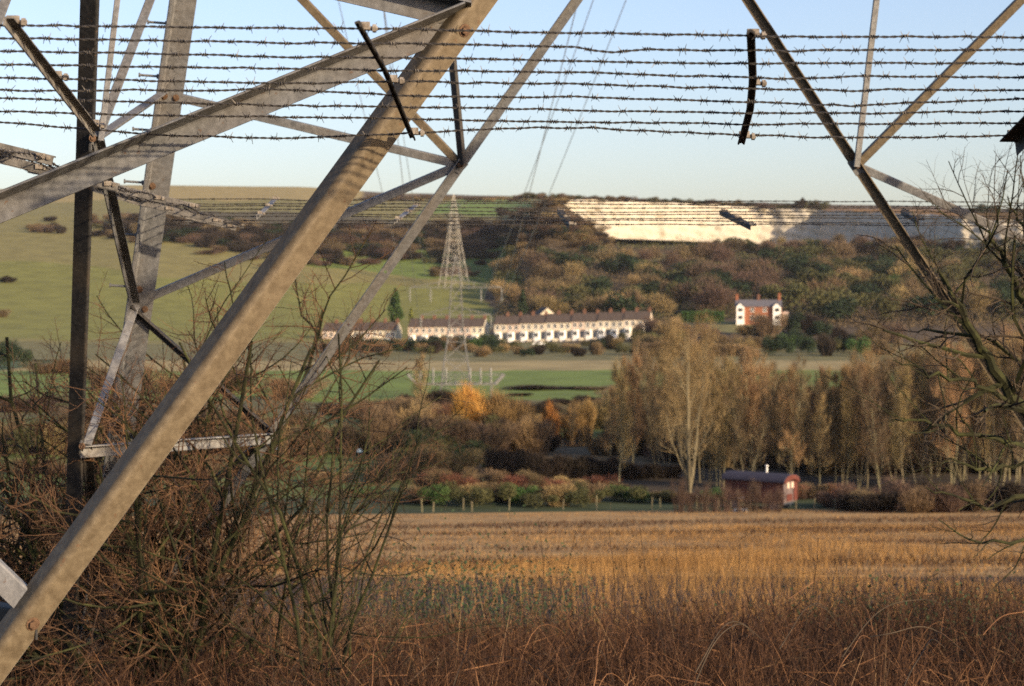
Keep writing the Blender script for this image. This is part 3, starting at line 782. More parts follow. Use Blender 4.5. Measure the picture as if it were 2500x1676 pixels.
# arching bramble canes
for px, py, px2, py2, d, hgt, mm in ((1690, 1690, 1850, 1560, 7.5, .35, 2), (1700, 1640, 1870, 1575, 7.6, .3, 2), (2330, 1560, 2180, 1700, 8, .25, 1), (2230, 1480, 2160, 1690, 8.5, .05, 1), (2120, 1560, 2380, 1610, 8, .2, 2),
                                     (2060, 1600, 2300, 1480, 9, .3, 2), (2130, 1540, 2080, 1430, 11, .05, 1), (2290, 1400, 2240, 1500, 13, .2, 1), (1980, 1480, 2080, 1600, 10, .2, 2), (2400, 1550, 2560, 1500, 9, .15, 1),
                                     (1900, 1590, 2040, 1500, 9.5, .25, 2), (1440, 1700, 1480, 1560, 8, .1, 1), (1100, 1690, 1180, 1560, 9, .2, 2), (900, 1690, 930, 1540, 9, .02, 1), (2030, 1670, 2130, 1560, 8, .15, 1), (2200, 1690, 2310, 1580, 7.4, .2, 2)):
    A0, B0 = U(px, py, d), U(px2, py2, d + .4); t = np.linspace(0, 1, 16)[:, None]
    P = A0 * (1 - t) + B0 * t + np.array([0, 0, 1.]) * hgt * .45 * np.sin(t * math.pi) + .012 * np.sin(t * np.array([5., 7., 9.]) + px)
    mb.tube(P, np.linspace(.0030, .0014, 16), 5, m=4 if mm == 1 else mm)
o = mb.build('rough_dead_weeds', [M['stem_brown'], M['stem_pale'], M['twig_dark'], M['nettle'], M['stem_mid']])
tag(o, 'dark brown tangle of dead weeds and stalks filling the foreground', 'dead weeds', kind='stuff')

# sunlit golden grass between the weeds and the straw field
mb = MB()
b = scatter(150000, 16.5, 105, margin=1.2, pw=.35)
px = b[:, 0] / b[:, 1] * F + 1250
keep = (b[:, 1] > 16 + 5 * (wob(b[:, 0] * .8, b[:, 1] * .3) > .2)) & (RNG.uniform(0, 1, len(b)) < np.clip(.30 + .0006 * (px - 700), .22, 1) * np.clip(.55 + .35 * wob(b[:, 0] * .35, b[:, 1] * .22), .12, 1))
b = b[keep]
hh = np.clip(.40 + .20 * wob(b[:, 0] * .9, b[:, 1] * .35) + RNG.uniform(-.15, .2, len(b)), .1, 1.0) * np.clip(1.15 - b[:, 1] / 80, .32, 1)
stems(mb, b, hh, RNG.uniform(.0011, .0032, len(b)) * (1 + b[:, 1] / 45), lean=.2, segs=2, m=0, curl=.08)
b2 = b[RNG.integers(0, len(b), 9000)] + RNG.normal(0, .1, (9000, 3)) * [1, 1, 0]
stems(mb, b2, RNG.uniform(.3, .8, 9000), RNG.uniform(.0015, .0035, 9000), lean=.22, segs=2, m=1, curl=.1)
o = mb.build('golden_dry_grass', [M['grass_gold'], M['stem_brown']])
tag(o, 'sunlit golden dry grass along the near edge of the straw field', 'dry grass', kind='stuff')
# stubble and trash lying on the straw field
mb = MB()
b = scatter(45000, 45, 138, margin=1.2, pw=.6)
m_ = RNG.uniform(0, 1, len(b)) < np.clip(.5 + .5 * wob(b[:, 0] * .25, b[:, 1] * .9), .1, 1)
b = b[m_]
stems(mb, b, RNG.uniform(.05, .20, len(b)), RNG.uniform(.006, .016, len(b)), lean=.6, segs=1, m=0)
b = scatter(60000, 48, 132, margin=1.2, pw=.6); b = b[wob(b[:, 0] * .16, b[:, 1] * .8) > .75]
stems(mb, b, RNG.uniform(.08, .30, len(b)), RNG.uniform(.012, .030, len(b)), lean=.6, segs=1, m=1)
o = mb.build('straw_stubble', [M['grass_gold'], M['stem_brown']])
tag(o, 'pale straw stubble scattered over the field', 'stubble', kind='stuff')
# ------------------------------------------------------------------ trees and shrubs of the valley and the hillside
def veg(name, c1, c2, scale=.6, rnd=.22, hue=.012):
    M[name] = mat(name, c1, c2, scale=scale, detail=4, rough=.9, rnd=rnd, hue=hue)
veg('bark_pale', (.13, .11, .062), (.25, .22, .13))
veg('bark_dark', (.03, .026, .02), (.07, .06, .04))
veg('twigs_tan', (.15, .105, .048), (.30, .215, .098))
veg('twigs_brown', (.088, .061, .034), (.185, .133, .070))
veg('twigs_purple', (.065, .042, .030), (.14, .092, .064))
veg('twigs_russet', (.17, .105, .05), (.31, .195, .092))
veg('twigs_orange', (.34, .15, .035), (.52, .27, .07))
veg('twigs_gold', (.19, .12, .042), (.33, .22, .085))
veg('twigs_red', (.11, .045, .028), (.21, .095, .052))
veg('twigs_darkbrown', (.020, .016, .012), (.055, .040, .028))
veg('leaf_dark', (.010, .020, .010), (.032, .052, .022))
veg('leaf_olive', (.045, .048, .018), (.105, .100, .038))
veg('leaf_green', (.028, .062, .016), (.075, .125, .035))
veg('leaf_yellowgreen', (.10, .13, .025), (.22, .24, .06))
veg('leaf_hedge', (.02, .055, .012), (.05, .11, .028))

def rodrig(n, up=.0):
    a = RNG.normal(0, 1, (n, 3)); a[:, 2] += up
    return a / np.linalg.norm(a, axis=1)[:, None]

def tall_tree_mesh(seed, H, crown_from, half, mt, mb_, trunks=1, tw=9000, r0=.16):
    """tall bare tree: trunk with limbs, crown of fine upswept twigs; returns (trunk, crown) objects without a parent"""
    rg = np.random.default_rng(seed); T, C = MB(), MB(); out = []
    for k in range(trunks):
        d = np.array([rg.normal(0, .10 if trunks > 1 else .04), rg.normal(0, .10 if trunks > 1 else .04), 1])
        n = 14; t = np.linspace(0, 1, n)
        wv = np.cumsum(rg.normal(0, .05, (n, 2)), axis=0) * H / 14
        hgt = H * rg.uniform(.82, 1)
        P = np.stack([d[0] * t * hgt + wv[:, 0] + rg.normal(0, .12), d[1] * t * hgt + wv[:, 1] + rg.normal(0, .12), t * hgt - .2], 1)
        r = r0 * (1 if trunks == 1 else .75) * rg.uniform(.8, 1.2)
        T.tube(P, np.linspace(r, r * .22, n), 7)
        nl = int(26 / trunks ** .6)
        for q in range(nl):
            f = crown_from + (1 - crown_from) * (q + rg.uniform(0, 1)) / nl
            i = min(int(f * (n - 1)), n - 2); az = rg.uniform(0, 6.28); ti = math.radians(rg.uniform(16, 44))
            dd = np.array([math.cos(az) * math.sin(ti), math.sin(az) * math.sin(ti), math.cos(ti)])
            L = half * rg.uniform(.7, 1.25) * (1.25 - .75 * f) * 1.5
            grow(rg, P[i], dd, L, r * .32 * (1.15 - .8 * f), 1, 3, out, (0, 5, 5), 5, .13, .05, (25, 55), (.4, .6), .5)
    ends = []
    for pts, a, b, lev in out:
        if lev <= 2: T.tube(pts, np.linspace(max(a, .02), max(b, .010), len(pts)), 3)
        else:
            C.tube(pts, np.linspace(.014, .006, len(pts)), 3)
        ends.append(pts[rg.integers(1, len(pts), 6)])
    e = np.concatenate(ends)
    tw = int(tw * .4); k = rg.integers(0, len(e), tw); d = rodrig(tw, 3.0) * rg.uniform(.5, 1.5, tw)[:, None]
    ribbons(C, e[k], e[k] + d, rg.uniform(.004, .008, tw))
    t_, c_ = T.build('trunk', mb_), C.build('crown', mt)
    return t_, c_

def shrub_mesh(name, seed, half, H, mt, n=1600, kind='twig', lobes=7, w=.03, ln=(.3, .8)):
    """low bush: many upswept twigs (or leaves) through a lobed volume, thinner at the rim"""
    rg = np.random.default_rng(seed); mb = MB()
    c = np.stack([rg.normal(0, half * .5, lobes), rg.normal(0, half * .45, lobes), rg.uniform(.30, .72, lobes) * H], 1)
    r = rg.uniform(.28, .5, lobes) * min(half * 1.3, H)
    c[:, 2] = np.minimum(c[:, 2], H - r * .8)
    k = rg.integers(0, lobes, n)
    p = rodrig(n) * (rg.uniform(0, 1, n) ** (1 / 2.4))[:, None] * r[k][:, None] + c[k]
    p[:, 2] = np.abs(p[:, 2])
    if kind == 'twig':
        foot = np.stack([p[:, 0] * .55, p[:, 1] * .55, p[:, 2] * .2], 1)
        d = p - foot; d /= np.linalg.norm(d, axis=1)[:, None] + 1e-6; d = d + rg.normal(0, .35, (n, 3)); d /= np.linalg.norm(d, axis=1)[:, None]
        ribbons(mb, p, p + d * rg.uniform(*ln, n)[:, None], rg.uniform(.5, 1.2, n) * w)
        q = n // 5
        ribbons(mb, foot[:q] * [1, 1, 0], p[:q], w * 1.2)
    else:
        leafquads(mb, p, rg.uniform(.6, 1.3, n) * w * 3)
    return mb.build(name, mt)

def far_tree_mesh(name, seed, half, H, mt, mleaf=None, n=900, w=.09, kind='twig'):
    """wood tree seen from far off: short trunk, lobed crown of twig sprays and leaf clumps"""
    rg = np.random.default_rng(seed); mb = MB(); lobes = 9
    mb.tube([(0, 0, -.5), (.1, 0, H * .3), (0, .1, H * .7)], [.28, .2, .06], 5, m=1)
    c = np.stack([rg.normal(0, half * .42, lobes), rg.normal(0, half * .42, lobes), rg.uniform(.38, .78, lobes) * H], 1)
    r = rg.uniform(.22, .36, lobes) * H
    k = rg.integers(0, lobes, n); p = rodrig(n, .25) * (rg.uniform(.2, 1, n) ** .5)[:, None] * r[k][:, None] + c[k]
    p[:, 2] = np.clip(np.abs(p[:, 2]), .6, None)
    if kind == 'twig':
        d = p - np.array([0, 0, H * .25]); d /= np.linalg.norm(d, axis=1)[:, None]; d += rg.normal(0, .4, (n, 3)); d[:, 2] += .3
        ribbons(mb, p, p + d * rg.uniform(.7, 1.6, n)[:, None], rg.uniform(.5, 1.2, n) * w)
    else:
        leafquads(mb, p, rg.uniform(.5, 1.2, n) * w * 4.2)
    return mb.build(name, [mt, M['bark_dark']])

used = set()
def put(proto, x, y, s=1.0, sz=None, rz=None, label=None, cat=None, group=None, z=None, dz=0.0):
    """stand a copy of a plant (or the plant itself the first time) on the ground"""
    o = proto if proto.name not in used else copy_tree(proto)
    used.add(proto.name); used.add(o.name)
    o.location = (x, y, (G(x, y) if z is None else z) + dz)
    o.scale = (s, s, sz or s); o.rotation_euler = (0, 0, RNG.uniform(0, 6.28) if rz is None else rz)
    for kk in ('label', 'category', 'group'):
        if kk in o.keys(): del o[kk]
    tag(o, label, cat, group)
    return o
def PX(px, d): return (px - 1250) / F * d

# ---- tall bare trees beside the river, right half
def tall(seed, *a, **k):
    t_, c_ = tall_tree_mesh(seed, *a, **k)
    e = empty('tall_bare_tree', (0, 0, 0)); t_.parent = e; c_.parent = e
    return e
TP = [tall(1, 14, .18, 1.5, M['twigs_tan'], M['bark_pale'], 1, 12000, .075), tall(2, 13, .24, 1.2, M['twigs_russet'], M['bark_pale'], 1, 11000, .07),
      tall(3, 13.5, .15, 1.5, M['twigs_brown'], M['bark_pale'], 2, 12000, .075), tall(4, 12, .20, 1.3, M['twigs_russet'], M['bark_pale'], 2, 11000, .07)]
BIG = tall(5, 13.6, .14, 2.9, M['twigs_tan'], M['bark_pale'], 4, 26000, .19)
put(BIG, PX(1680, 153), 153, 1, rz=.4, label='big spreading multi-stemmed bare tree standing behind the fence, tallest near the middle', cat='tree')
HP_ = [14, 13, 13.5, 12]
row = [(px + RNG.uniform(-14, 14), RNG.uniform(152, 200), int(RNG.choice([0, 1, 2, 3], p=[.34, .30, .24, .12]))) for px in np.concatenate([np.arange(1490, 1680, 15), np.arange(1712, 2600, 7.5)])]
for px, d, k in row:
    top = np.interp(px, [1480, 1560, 1640, 1740, 1850, 1960, 2060, 2160, 2260, 2360, 2600], [880, 820, 800, 840, 850, 890, 880, 845, 815, 790, 780]) + RNG.uniform(-22, 50)
    h = U(px, top, d)[2] - G(PX(px, d), d)
    put(TP[k], PX(px, d), d, h / HP_[k], label=['tall bare tan tree in the grove by the river, tan twiggy crown', 'slim pole-like bare tree in the riverside grove, russet crown', 'forked bare tree in the riverside grove, brown crown', 'forked slim bare tree in the riverside grove, russet crown'][k], cat='tree', group='bare trees of the riverside grove')
put(TP[0], PX(1025, 232), 232, .75, label='lone pale slim bare tree left of the orange willow', cat='tree')
put(TP[0], PX(1400, 203), 203, .42, label='small bare dark-stemmed tree by the bright gap of river', cat='tree')

# ---- shrubs of the river scrub
SH = {}
def shr(key, *a, **k): SH[key] = shrub_mesh(*a, **k)
shr('orange', 'orange_willow', 31, 2.0, 5.0, M['twigs_orange'], n=3600, w=.028, ln=(.6, 1.5), lobes=6)
shr('gold', 'golden_willow', 32, 2.0, 4.5, M['twigs_gold'], n=3600, w=.026, ln=(.6, 1.4), lobes=6)
shr('red', 'red_shrub', 33, 1.8, 2.6, M['twigs_red'], n=2600, w=.024, ln=(.4, .9))
shr('brown', 'brown_shrub', 34, 2.0, 3.4, M['twigs_brown'], n=3600, w=.028)
shr('purple', 'purple_shrub', 35, 2.0, 3.2, M['twigs_purple'], n=3600, w=.028)
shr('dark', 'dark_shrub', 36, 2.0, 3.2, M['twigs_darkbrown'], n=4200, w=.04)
shr('olive', 'olive_shrub', 37, 2.0, 3.2, M['leaf_olive'], n=3600, kind='leaf', w=.034)
shr('green', 'green_shrub', 38, 2.0, 3.0, M['leaf_green'], n=3600, kind='leaf', w=.036)
shr('evergreen', 'evergreen_shrub', 39, 2.0, 3.2, M['leaf_dark'], n=3600, kind='leaf', w=.04)
shr('tan', 'tan_shrub', 40, 2.0, 3.6, M['twigs_tan'], n=3600, w=.026)
shr('sparse', 'thin_bare_shrub', 41, 2.0, 3.4, M['twigs_purple'], n=800, w=.022, ln=(.6, 1.4))
SL = {'sparse': 'thin see-through bare shrub', 'orange': 'bright orange upright willow', 'gold': 'golden willow', 'red': 'red-stemmed shrub', 'brown': 'bare brown shrub', 'purple': 'purplish bare shrub', 'dark': 'dark bare shrub',
      'olive': 'olive shrub', 'green': 'green leafy shrub', 'evergreen': 'dark evergreen shrub', 'tan': 'tan bare shrub'}
def shrub(key, px, py_top, d, wpx, where, cat='shrub', group=None, label=None, sink=.12, dz=0):
    x = PX(px, d); z = G(x, d); top = U(px, py_top, d)[2]
    h0 = {'sparse': 3.4, 'orange': 5.0, 'gold': 4.5, 'red': 2.6, 'brown': 3.4, 'purple': 3.2, 'dark': 3.2, 'olive': 3.2, 'green': 3.0, 'evergreen': 3.2, 'tan': 3.6}[key]
    sz = max((top - z) / h0 * 1.02, .15); s = wpx / F * d / 2 / 1.65
    return put(SH[key], x, d, s, sz, label=label or f'{SL[key]} {where}', cat=cat, group=group or f'{SL[key]}s {where}')
shrub('orange', 1162, 920, 205, 105, '', label='bright orange willow below the left valley pylon platform', group=None)
shrub('orange', 1140, 950, 203, 70, '', label='second orange willow, lower and in front of the bright orange one', group=None)
shrub('gold', 1222, 955, 204, 95, '', label='yellow-green willow just right of the orange willows', group=None)
shrub('orange', 1350, 965, 213, 34, '', label='narrow orange willow above the bright gap of river', group=None)
shrub('gold', 1392, 992, 216, 80, '', label='golden low willow right of the narrow orange willow', group=None)
shrub('gold', 1432, 972, 214, 36, '', label='narrow golden willow at the left end of the riverside grove', group=None)
shrub('gold', 1850, 920, 212, 130, '', label='broad gold willow seen through the grove above the hut', group=None)
shrub('orange', 2050, 985, 205, 150, 'glowing through the right of the grove')
shrub('gold', 2010, 960, 210, 130, 'glowing through the right of the grove')
shrub('gold', 2150, 940, 215, 130, 'glowing through the right of the grove')
shrub('red', 1095, 990, 226, 90, '', label='reddest shrub, in the scrub left of the orange willows', group=None)
shrub('red', 1140, 1000, 224, 80, '', label='red shrub at the foot of the orange willows', group=None)
W1 = 'in the tangled scrub beyond the river bend'
for key, px, py, d, wp in (('dark', 1050, 955, 272, 80), ('dark', 1095, 958, 272, 80), ('dark', 1000, 965, 268, 60), ('brown', 950, 975, 258, 80), ('dark', 900, 985, 255, 90), ('brown', 1000, 985, 245, 80), ('brown', 1200, 1010, 232, 110), ('tan', 1290, 1010, 228, 110), ('brown', 1322, 1030, 222, 60), ('tan', 1250, 1030, 224, 90),
                           ('dark', 1300, 940, 330, 110), ('dark', 1390, 945, 332, 110), ('brown', 1460, 945, 330, 110), ('dark', 1270, 962, 310, 60), ('dark', 1380, 975, 285, 80), ('dark', 1440, 968, 285, 80), ('brown', 1520, 955, 290, 130), ('brown', 1620, 950, 290, 130), ('purple', 1480, 1000, 260, 130), ('brown', 1560, 990, 270, 120)):
    shrub(key, px, py, d, wp, W1)
for px in range(850, 1520, 30):
    shrub(['brown', 'tan', 'brown', 'purple', 'dark', 'olive'][int(RNG.integers(0, 6))], px + RNG.uniform(-10, 10), 990 + RNG.uniform(-16, 18), RNG.uniform(240, 268), 80, W1)
W2 = 'in the dark thicket left of the dark hedge'
for key, px, py, d, wp in (('brown', 930, 1000, 196, 110), ('tan', 1010, 990, 200, 110), ('olive', 1060, 1035, 188, 110), ('brown', 1130, 1025, 190, 120), ('evergreen', 1020, 1050, 184, 90), ('purple', 1190, 1030, 192, 100), ('olive', 1110, 1070, 178, 110), ('evergreen', 1150, 1080, 176, 80), ('brown', 1070, 1095, 173, 110), ('dark', 970, 1110, 168, 100), ('dark', 930, 1130, 165, 80), ('olive', 1030, 1080, 176, 90), ('brown', 1230, 1040, 200, 90), ('dark', 1250, 1050, 196, 60)):
    shrub(key, px, py, d, wp, W2)
W3 = 'along the fence at the end of the straw field'
for i, px in enumerate(range(985, 1560, 42)):
    shrub(['olive', 'brown', 'green', 'olive', 'tan'][i % 5], px + RNG.uniform(-10, 10), 1180 + RNG.uniform(-8, 12), 146 + RNG.uniform(-3, 4), 75, W3)
for i, px in enumerate(range(1050, 1520, 40)):
    shrub(['red', 'brown', 'red', 'tan', 'brown'][i % 5], px + RNG.uniform(-10, 10), 1150 + RNG.uniform(-12, 12) + .04 * (px - 1050), 155 + RNG.uniform(-2, 3), 75, 'between the fence and the dark hedge')
for i, px in enumerate(range(1560, 1800, 45)):
    shrub(['green', 'olive', 'brown', 'purple'][i % 4], px, 1195 + RNG.uniform(-8, 8), 147, 60, W3)
# dark dense hedge in shade
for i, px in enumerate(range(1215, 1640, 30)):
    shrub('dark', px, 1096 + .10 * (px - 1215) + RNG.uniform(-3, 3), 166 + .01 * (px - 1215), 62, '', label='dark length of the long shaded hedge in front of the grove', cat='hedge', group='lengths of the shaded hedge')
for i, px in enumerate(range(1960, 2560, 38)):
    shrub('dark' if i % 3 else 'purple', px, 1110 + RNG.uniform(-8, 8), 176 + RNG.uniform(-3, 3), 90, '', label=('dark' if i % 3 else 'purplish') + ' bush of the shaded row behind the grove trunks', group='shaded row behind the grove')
W9 = 'along the near bank of the river'
for px in range(-120, 2600, 26):
    if 850 < px < 912 or 1345 < px < 1468 or 1715 < px < 1750 or 2110 < px < 2190: continue
    shrub(['brown', 'tan', 'purple', 'olive', 'brown', 'dark'][int(RNG.integers(0, 6))], px + RNG.uniform(-8, 8), RNG.uniform(1005, 1055), RNG.uniform(194, 200), 70, W9)
for px in range(1650, 2600, 30):
    shrub(['brown', 'purple', 'tan'][px // 30 % 3], px + RNG.uniform(-8, 8), 1080 + RNG.uniform(-25, 20), RNG.uniform(180, 190), 75, 'among the trunks of the grove')
for px in range(2000, 2600, 36):
    shrub('brown' if px % 72 else 'tan', px + RNG.uniform(-8, 8), 965 + RNG.uniform(-40, 40), RNG.uniform(214, 235), 100, 'beyond the river behind the grove')
for px in range(1460, 2000, 40):
    shrub(['brown', 'tan', 'gold', 'brown'][int(RNG.integers(0, 4))], px + RNG.uniform(-8, 8), 970 + RNG.uniform(-35, 35), RNG.uniform(214, 245), 100, 'beyond the river behind the grove')
W4 = 'at the right end of the straw field'
for i, px in enumerate(range(2050, 2560, 32)):
    shrub(['purple', 'dark', 'brown', 'dark'][i % 4], px + RNG.uniform(-8, 8), 1190 + RNG.uniform(-15, 20) - 12 * math.sin((px - 2050) / 160), 134 + RNG.uniform(-3, 8), 85, W4)
for i, px in enumerate(range(1900, 2080, 36)):
    shrub(['brown', 'red', 'purple'][i % 3], px, 1190 + RNG.uniform(-8, 8), 150, 65, 'right of the red hut')
for i, px in enumerate(range(1660, 1905, 30)):
    shrub('sparse', px, 1178 + RNG.uniform(-12, 34), 135.5, 30, 'in front of the red hut')
# left side of the valley
W5 = 'in the valley behind the bare bushes'
for key, px, py, d, wp in (('evergreen', 28, 832, 430, 70), ('brown', 150, 880, 400, 120), ('brown', 300, 900, 330, 140), ('tan', 430, 915, 320, 140), ('brown', 560, 900, 330, 120), ('brown', 700, 925, 300, 120), ('dark', 820, 985, 262, 90), ('purple', 60, 960, 270, 160), ('brown', 220, 1000, 240, 160), ('dark', 400, 1010, 240, 150), ('brown', 560, 1000, 245, 150), ('brown', 700, 1010, 240, 120), ('brown', 90, 1120, 175, 150), ('purple', 260, 1130, 172, 140), ('brown', 450, 1120, 175, 140), ('dark', 620, 1125, 172, 120), ('tan', 790, 1150, 165, 110), ('green', 870, 1190, 152, 90)):
    shrub(key, px, py, d, wp, W5)

# ---- gardens in front of the terraces and below the red-brick pair
def fshrub(key, px, d, hpx, wpx, where, group=None, label=None):
    x = PX(px, d); z = G(x, d); h0 = {'brown': 3.4, 'purple': 3.2, 'dark': 3.2, 'olive': 3.2, 'green': 3.0, 'evergreen': 3.2, 'tan': 3.6}[key]
    return put(SH[key], x, d, wpx / F * d / 3.4, hpx / F * d / h0, label=label or f'{SL[key]} {where}', cat='shrub', group=group or f'{SL[key]}s {where}')
W6 = 'in the gardens below the terraced houses'
for px, k in ((905, 'evergreen'), (925, 'evergreen'), (1010, 'evergreen'), (1035, 'evergreen'), (1065, 'evergreen'), (1095, 'green'), (1120, 'evergreen'), (1150, 'green'), (1185, 'evergreen'), (1205, 'evergreen'), (870, 'evergreen'), (1455, 'evergreen')):
    fshrub(k, px, 560 + RNG.uniform(-15, 20), RNG.uniform(26, 40) if px < 1300 else 30, RNG.uniform(34, 46), W6)
for px in range(790, 1720, 21):
    fshrub(['brown', 'tan', 'olive', 'olive', 'brown', 'evergreen', 'dark'][int(RNG.integers(0, 7))], px + RNG.uniform(-8, 8), RNG.uniform(505, 570), RNG.uniform(18, 34), RNG.uniform(30, 46), W6)
W7 = 'on the bank below the red-brick house'
for px in range(1560, 2180, 17):
    y0 = RNG.uniform(505, 610)
    key = ['brown', 'tan', 'purple', 'brown', 'olive'][int(RNG.integers(0, 5))]
    if 1870 < px < 2130: key = ['evergreen', 'green', 'olive', 'dark', 'brown'][int(RNG.integers(0, 5))]
    fshrub(key, px, y0, RNG.uniform(38, 62) if px > 1850 or px < 1680 else RNG.uniform(26, 40), RNG.uniform(45, 65), W7)

# ---- scrub patches on the open hill, and along the rim
W8 = 'in the scrub band across the open hillside'
def on_hill(px, py):
    ds = np.linspace(486, 2200, 500); x = (px - 1250) / F * ds
    _, y = view_xy(x, ds, gz(x, ds))
    i = int(np.argmax(y <= py)) if (y <= py).any() else int(np.argmin(y))
    return float(x[i]), float(ds[i])
def hshrub(key, px, py, hpx, wpx, where):
    x, d = on_hill(px, py); h0 = {'brown': 3.4, 'purple': 3.2, 'dark': 3.2, 'olive': 3.2, 'green': 3.0, 'evergreen': 3.2, 'tan': 3.6}[key]
    put(SH[key], x, d, wpx / F * d / 3.4, hpx / F * d / h0, label=f'{SL[key]} {where}', cat='shrub', group=f'{SL[key]}s {where}')
for _ in range(190):
    px = RNG.uniform(290, 1310); t = RNG.uniform(0, 1)
    top = np.interp(px, [290, 620, 1000, 1310], [540, 556, 572, 552]); bot = np.interp(px, [290, 620, 1000, 1310], [580, 622, 636, 606])
    hshrub(['brown', 'purple', 'dark', 'dark', 'evergreen', 'dark'][int(RNG.integers(0, 6))], px, top + (bot - top) * t, RNG.uniform(18, 32), RNG.uniform(36, 66), W8)
for _ in range(70):
    px = RNG.uniform(80, 1230); hshrub(['brown', 'purple', 'dark', 'olive'][int(RNG.integers(0, 4))], px, np.interp(px, [80, 300, 700, 1230], [560, 560, 628, 640]) + RNG.normal(0, 14), RNG.uniform(10, 20), RNG.uniform(26, 48), 'standing alone on the open hillside')
for px, py, k in ((110, 570, 'purple'), (150, 572, 'dark'), (125, 566, 'brown'), (760, 645, 'brown'), (790, 650, 'purple'), (820, 645, 'dark'), (850, 650, 'brown'), (730, 650, 'dark'), (880, 628, 'dark'), (905, 645, 'dark'), (1060, 676, 'brown'), (1090, 674, 'purple'), (1120, 672, 'brown'), (1145, 676, 'brown'), (1075, 666, 'dark'), (900, 560, 'dark'), (1165, 622, 'brown'), (20, 690, 'dark'), (5, 775, 'brown')):
    hshrub(k, px, py, RNG.uniform(12, 24), RNG.uniform(26, 44), 'standing alone on the open hillside')
for _ in range(60):
    px = RNG.uniform(1225, 1480); t0 = np.interp(px, [1225, 1370, 1480], [520, 494, 575])
    hshrub(['brown', 'purple', 'brown', 'dark', 'tan'][int(RNG.integers(0, 5))], px, RNG.uniform(t0, 612), RNG.uniform(12, 22), RNG.uniform(34, 56), 'on the spur left of the chalk face')
for _ in range(45):
    hshrub(['brown', 'purple', 'tan'][int(RNG.integers(0, 3))], RNG.uniform(890, 1290), RNG.uniform(484, 492), RNG.uniform(5, 10), RNG.uniform(22, 40), 'along the hedge line near the crest')
# ---- the hillside wood
FT = {'brown': far_tree_mesh('bare_brown_tree', 51, 3.4, 9.5, M['twigs_brown'], n=1500, w=.085), 'tan': far_tree_mesh('bare_tan_tree', 52, 3.6, 10, M['twigs_tan'], n=1500, w=.085),
      'purple': far_tree_mesh('bare_purplish_tree', 53, 3.2, 10.5, M['twigs_purple'], n=1500, w=.085), 'olive': far_tree_mesh('olive_tree', 54, 3.4, 9.5, M['leaf_olive'], n=1300, w=.10, kind='leaf'),
      'ivy': far_tree_mesh('dark_ivy_clad_tree', 55, 3.2, 10, M['leaf_dark'], n=1300, w=.11, kind='leaf'), 'green': far_tree_mesh('green_tree', 56, 3.0, 8, M['leaf_green'], n=1200, w=.10, kind='leaf')}
FL = {'brown': 'bare brown tree', 'tan': 'bare tan tree', 'purple': 'bare purplish tree', 'olive': 'olive-green tree', 'ivy': 'dark ivy-clad tree', 'green': 'green leafy tree'}
def ftree(key, x, d, s, where, label=None, group=True, sz=None):
    put(FT[key], x, d, s, sz, label=label or f'{FL[key]} {where}', cat='tree', group=f'{FL[key]}s {where}' if group else None)
cnt = 0
while cnt < 285:
    px = RNG.uniform(1205, 2620); d = RNG.uniform(655, 985)
    x = PX(px, d)
    _, py = view_xy(np.array(x), np.array(d), gz(np.array(x), np.array(d)))
    if px < 1300 and py < 690 - (px - 1200) * 1.1: continue
    if 1390 < px < 1700 and 612 < py < 642 and RNG.uniform() < .9: continue
    if py < 606 and px > 1400 and RNG.uniform() < .6: continue
    if 1640 < px < 1950 and 690 > d: continue
    if py > 800: continue
    u = RNG.uniform()
    if px > 1900: key = 'olive' if u < .46 else 'ivy' if u < .74 else 'brown' if u < .9 else 'tan'
    elif px > 1620: key = 'purple' if u < .34 else 'brown' if u < .54 else 'ivy' if u < .82 else 'olive'
    else: key = 'brown' if u < .32 else 'tan' if u < .58 else 'ivy' if u < .78 else 'purple' if u < .84 else 'olive'
    where = 'of the wood above the white terraces' if px < 1640 else 'of the wood behind the red-brick house' if px < 1950 else 'of the dense wood at the right'
    small = .62 if py < 640 else 1.0
    ftree(key, x, d, RNG.uniform(1.0, 1.6) * small, where, sz=RNG.uniform(.8, 1.2) * small); cnt += 1
for px, d, s in ((2180, 800, .9), (1420, 660, .7), (2020, 700, .9), (1720, 668, .6), (2240, 760, .8)):
    ftree('green', PX(px, d), d, s, 'scattered through the hillside wood')
# undergrowth filling the floor of the wood
mb = MB(); n = 80000
px = RNG.uniform(1210, 2700, n); d = RNG.uniform(640, 1000, n); x = (px - 1250) / F * d
z = gz(x, d); _, py = view_xy(x, d, z)
k = ~((px < 1300) & (py < 690 - (px - 1200) * 1.1)) & ~((px > 1390) & (px < 1700) & (py > 612) & (py < 642)) & ~((px > 1640) & (px < 1950) & (d < 680)) & (RNG.uniform(0, 1, n) < np.where(py < 600, .5, 1))
p = np.stack([x, d, z], 1)[k]; n = len(p); p[:, 2] += RNG.uniform(0, 1, n) ** 1.6 * (2.2 + 2.0 * np.clip(wob(p[:, 0] * .3, p[:, 1] * .25), 0, 2))
mm = wob(p[:, 0] * .15, p[:, 1] * .12)
ribbons(mb, p[mm > -.6], p[mm > -.6] + rodrig((mm > -.6).sum(), .6) * RNG.uniform(.6, 1.8, (mm > -.6).sum())[:, None], .11, m=0)
leafquads(mb, p[mm <= -.6], RNG.uniform(.3, .6, (mm <= -.6).sum()), m=1)
tag(mb.build('undergrowth', [M['twigs_brown'], M['leaf_olive']]), 'brown undergrowth filling the hillside wood between the trees', 'undergrowth', kind='stuff')
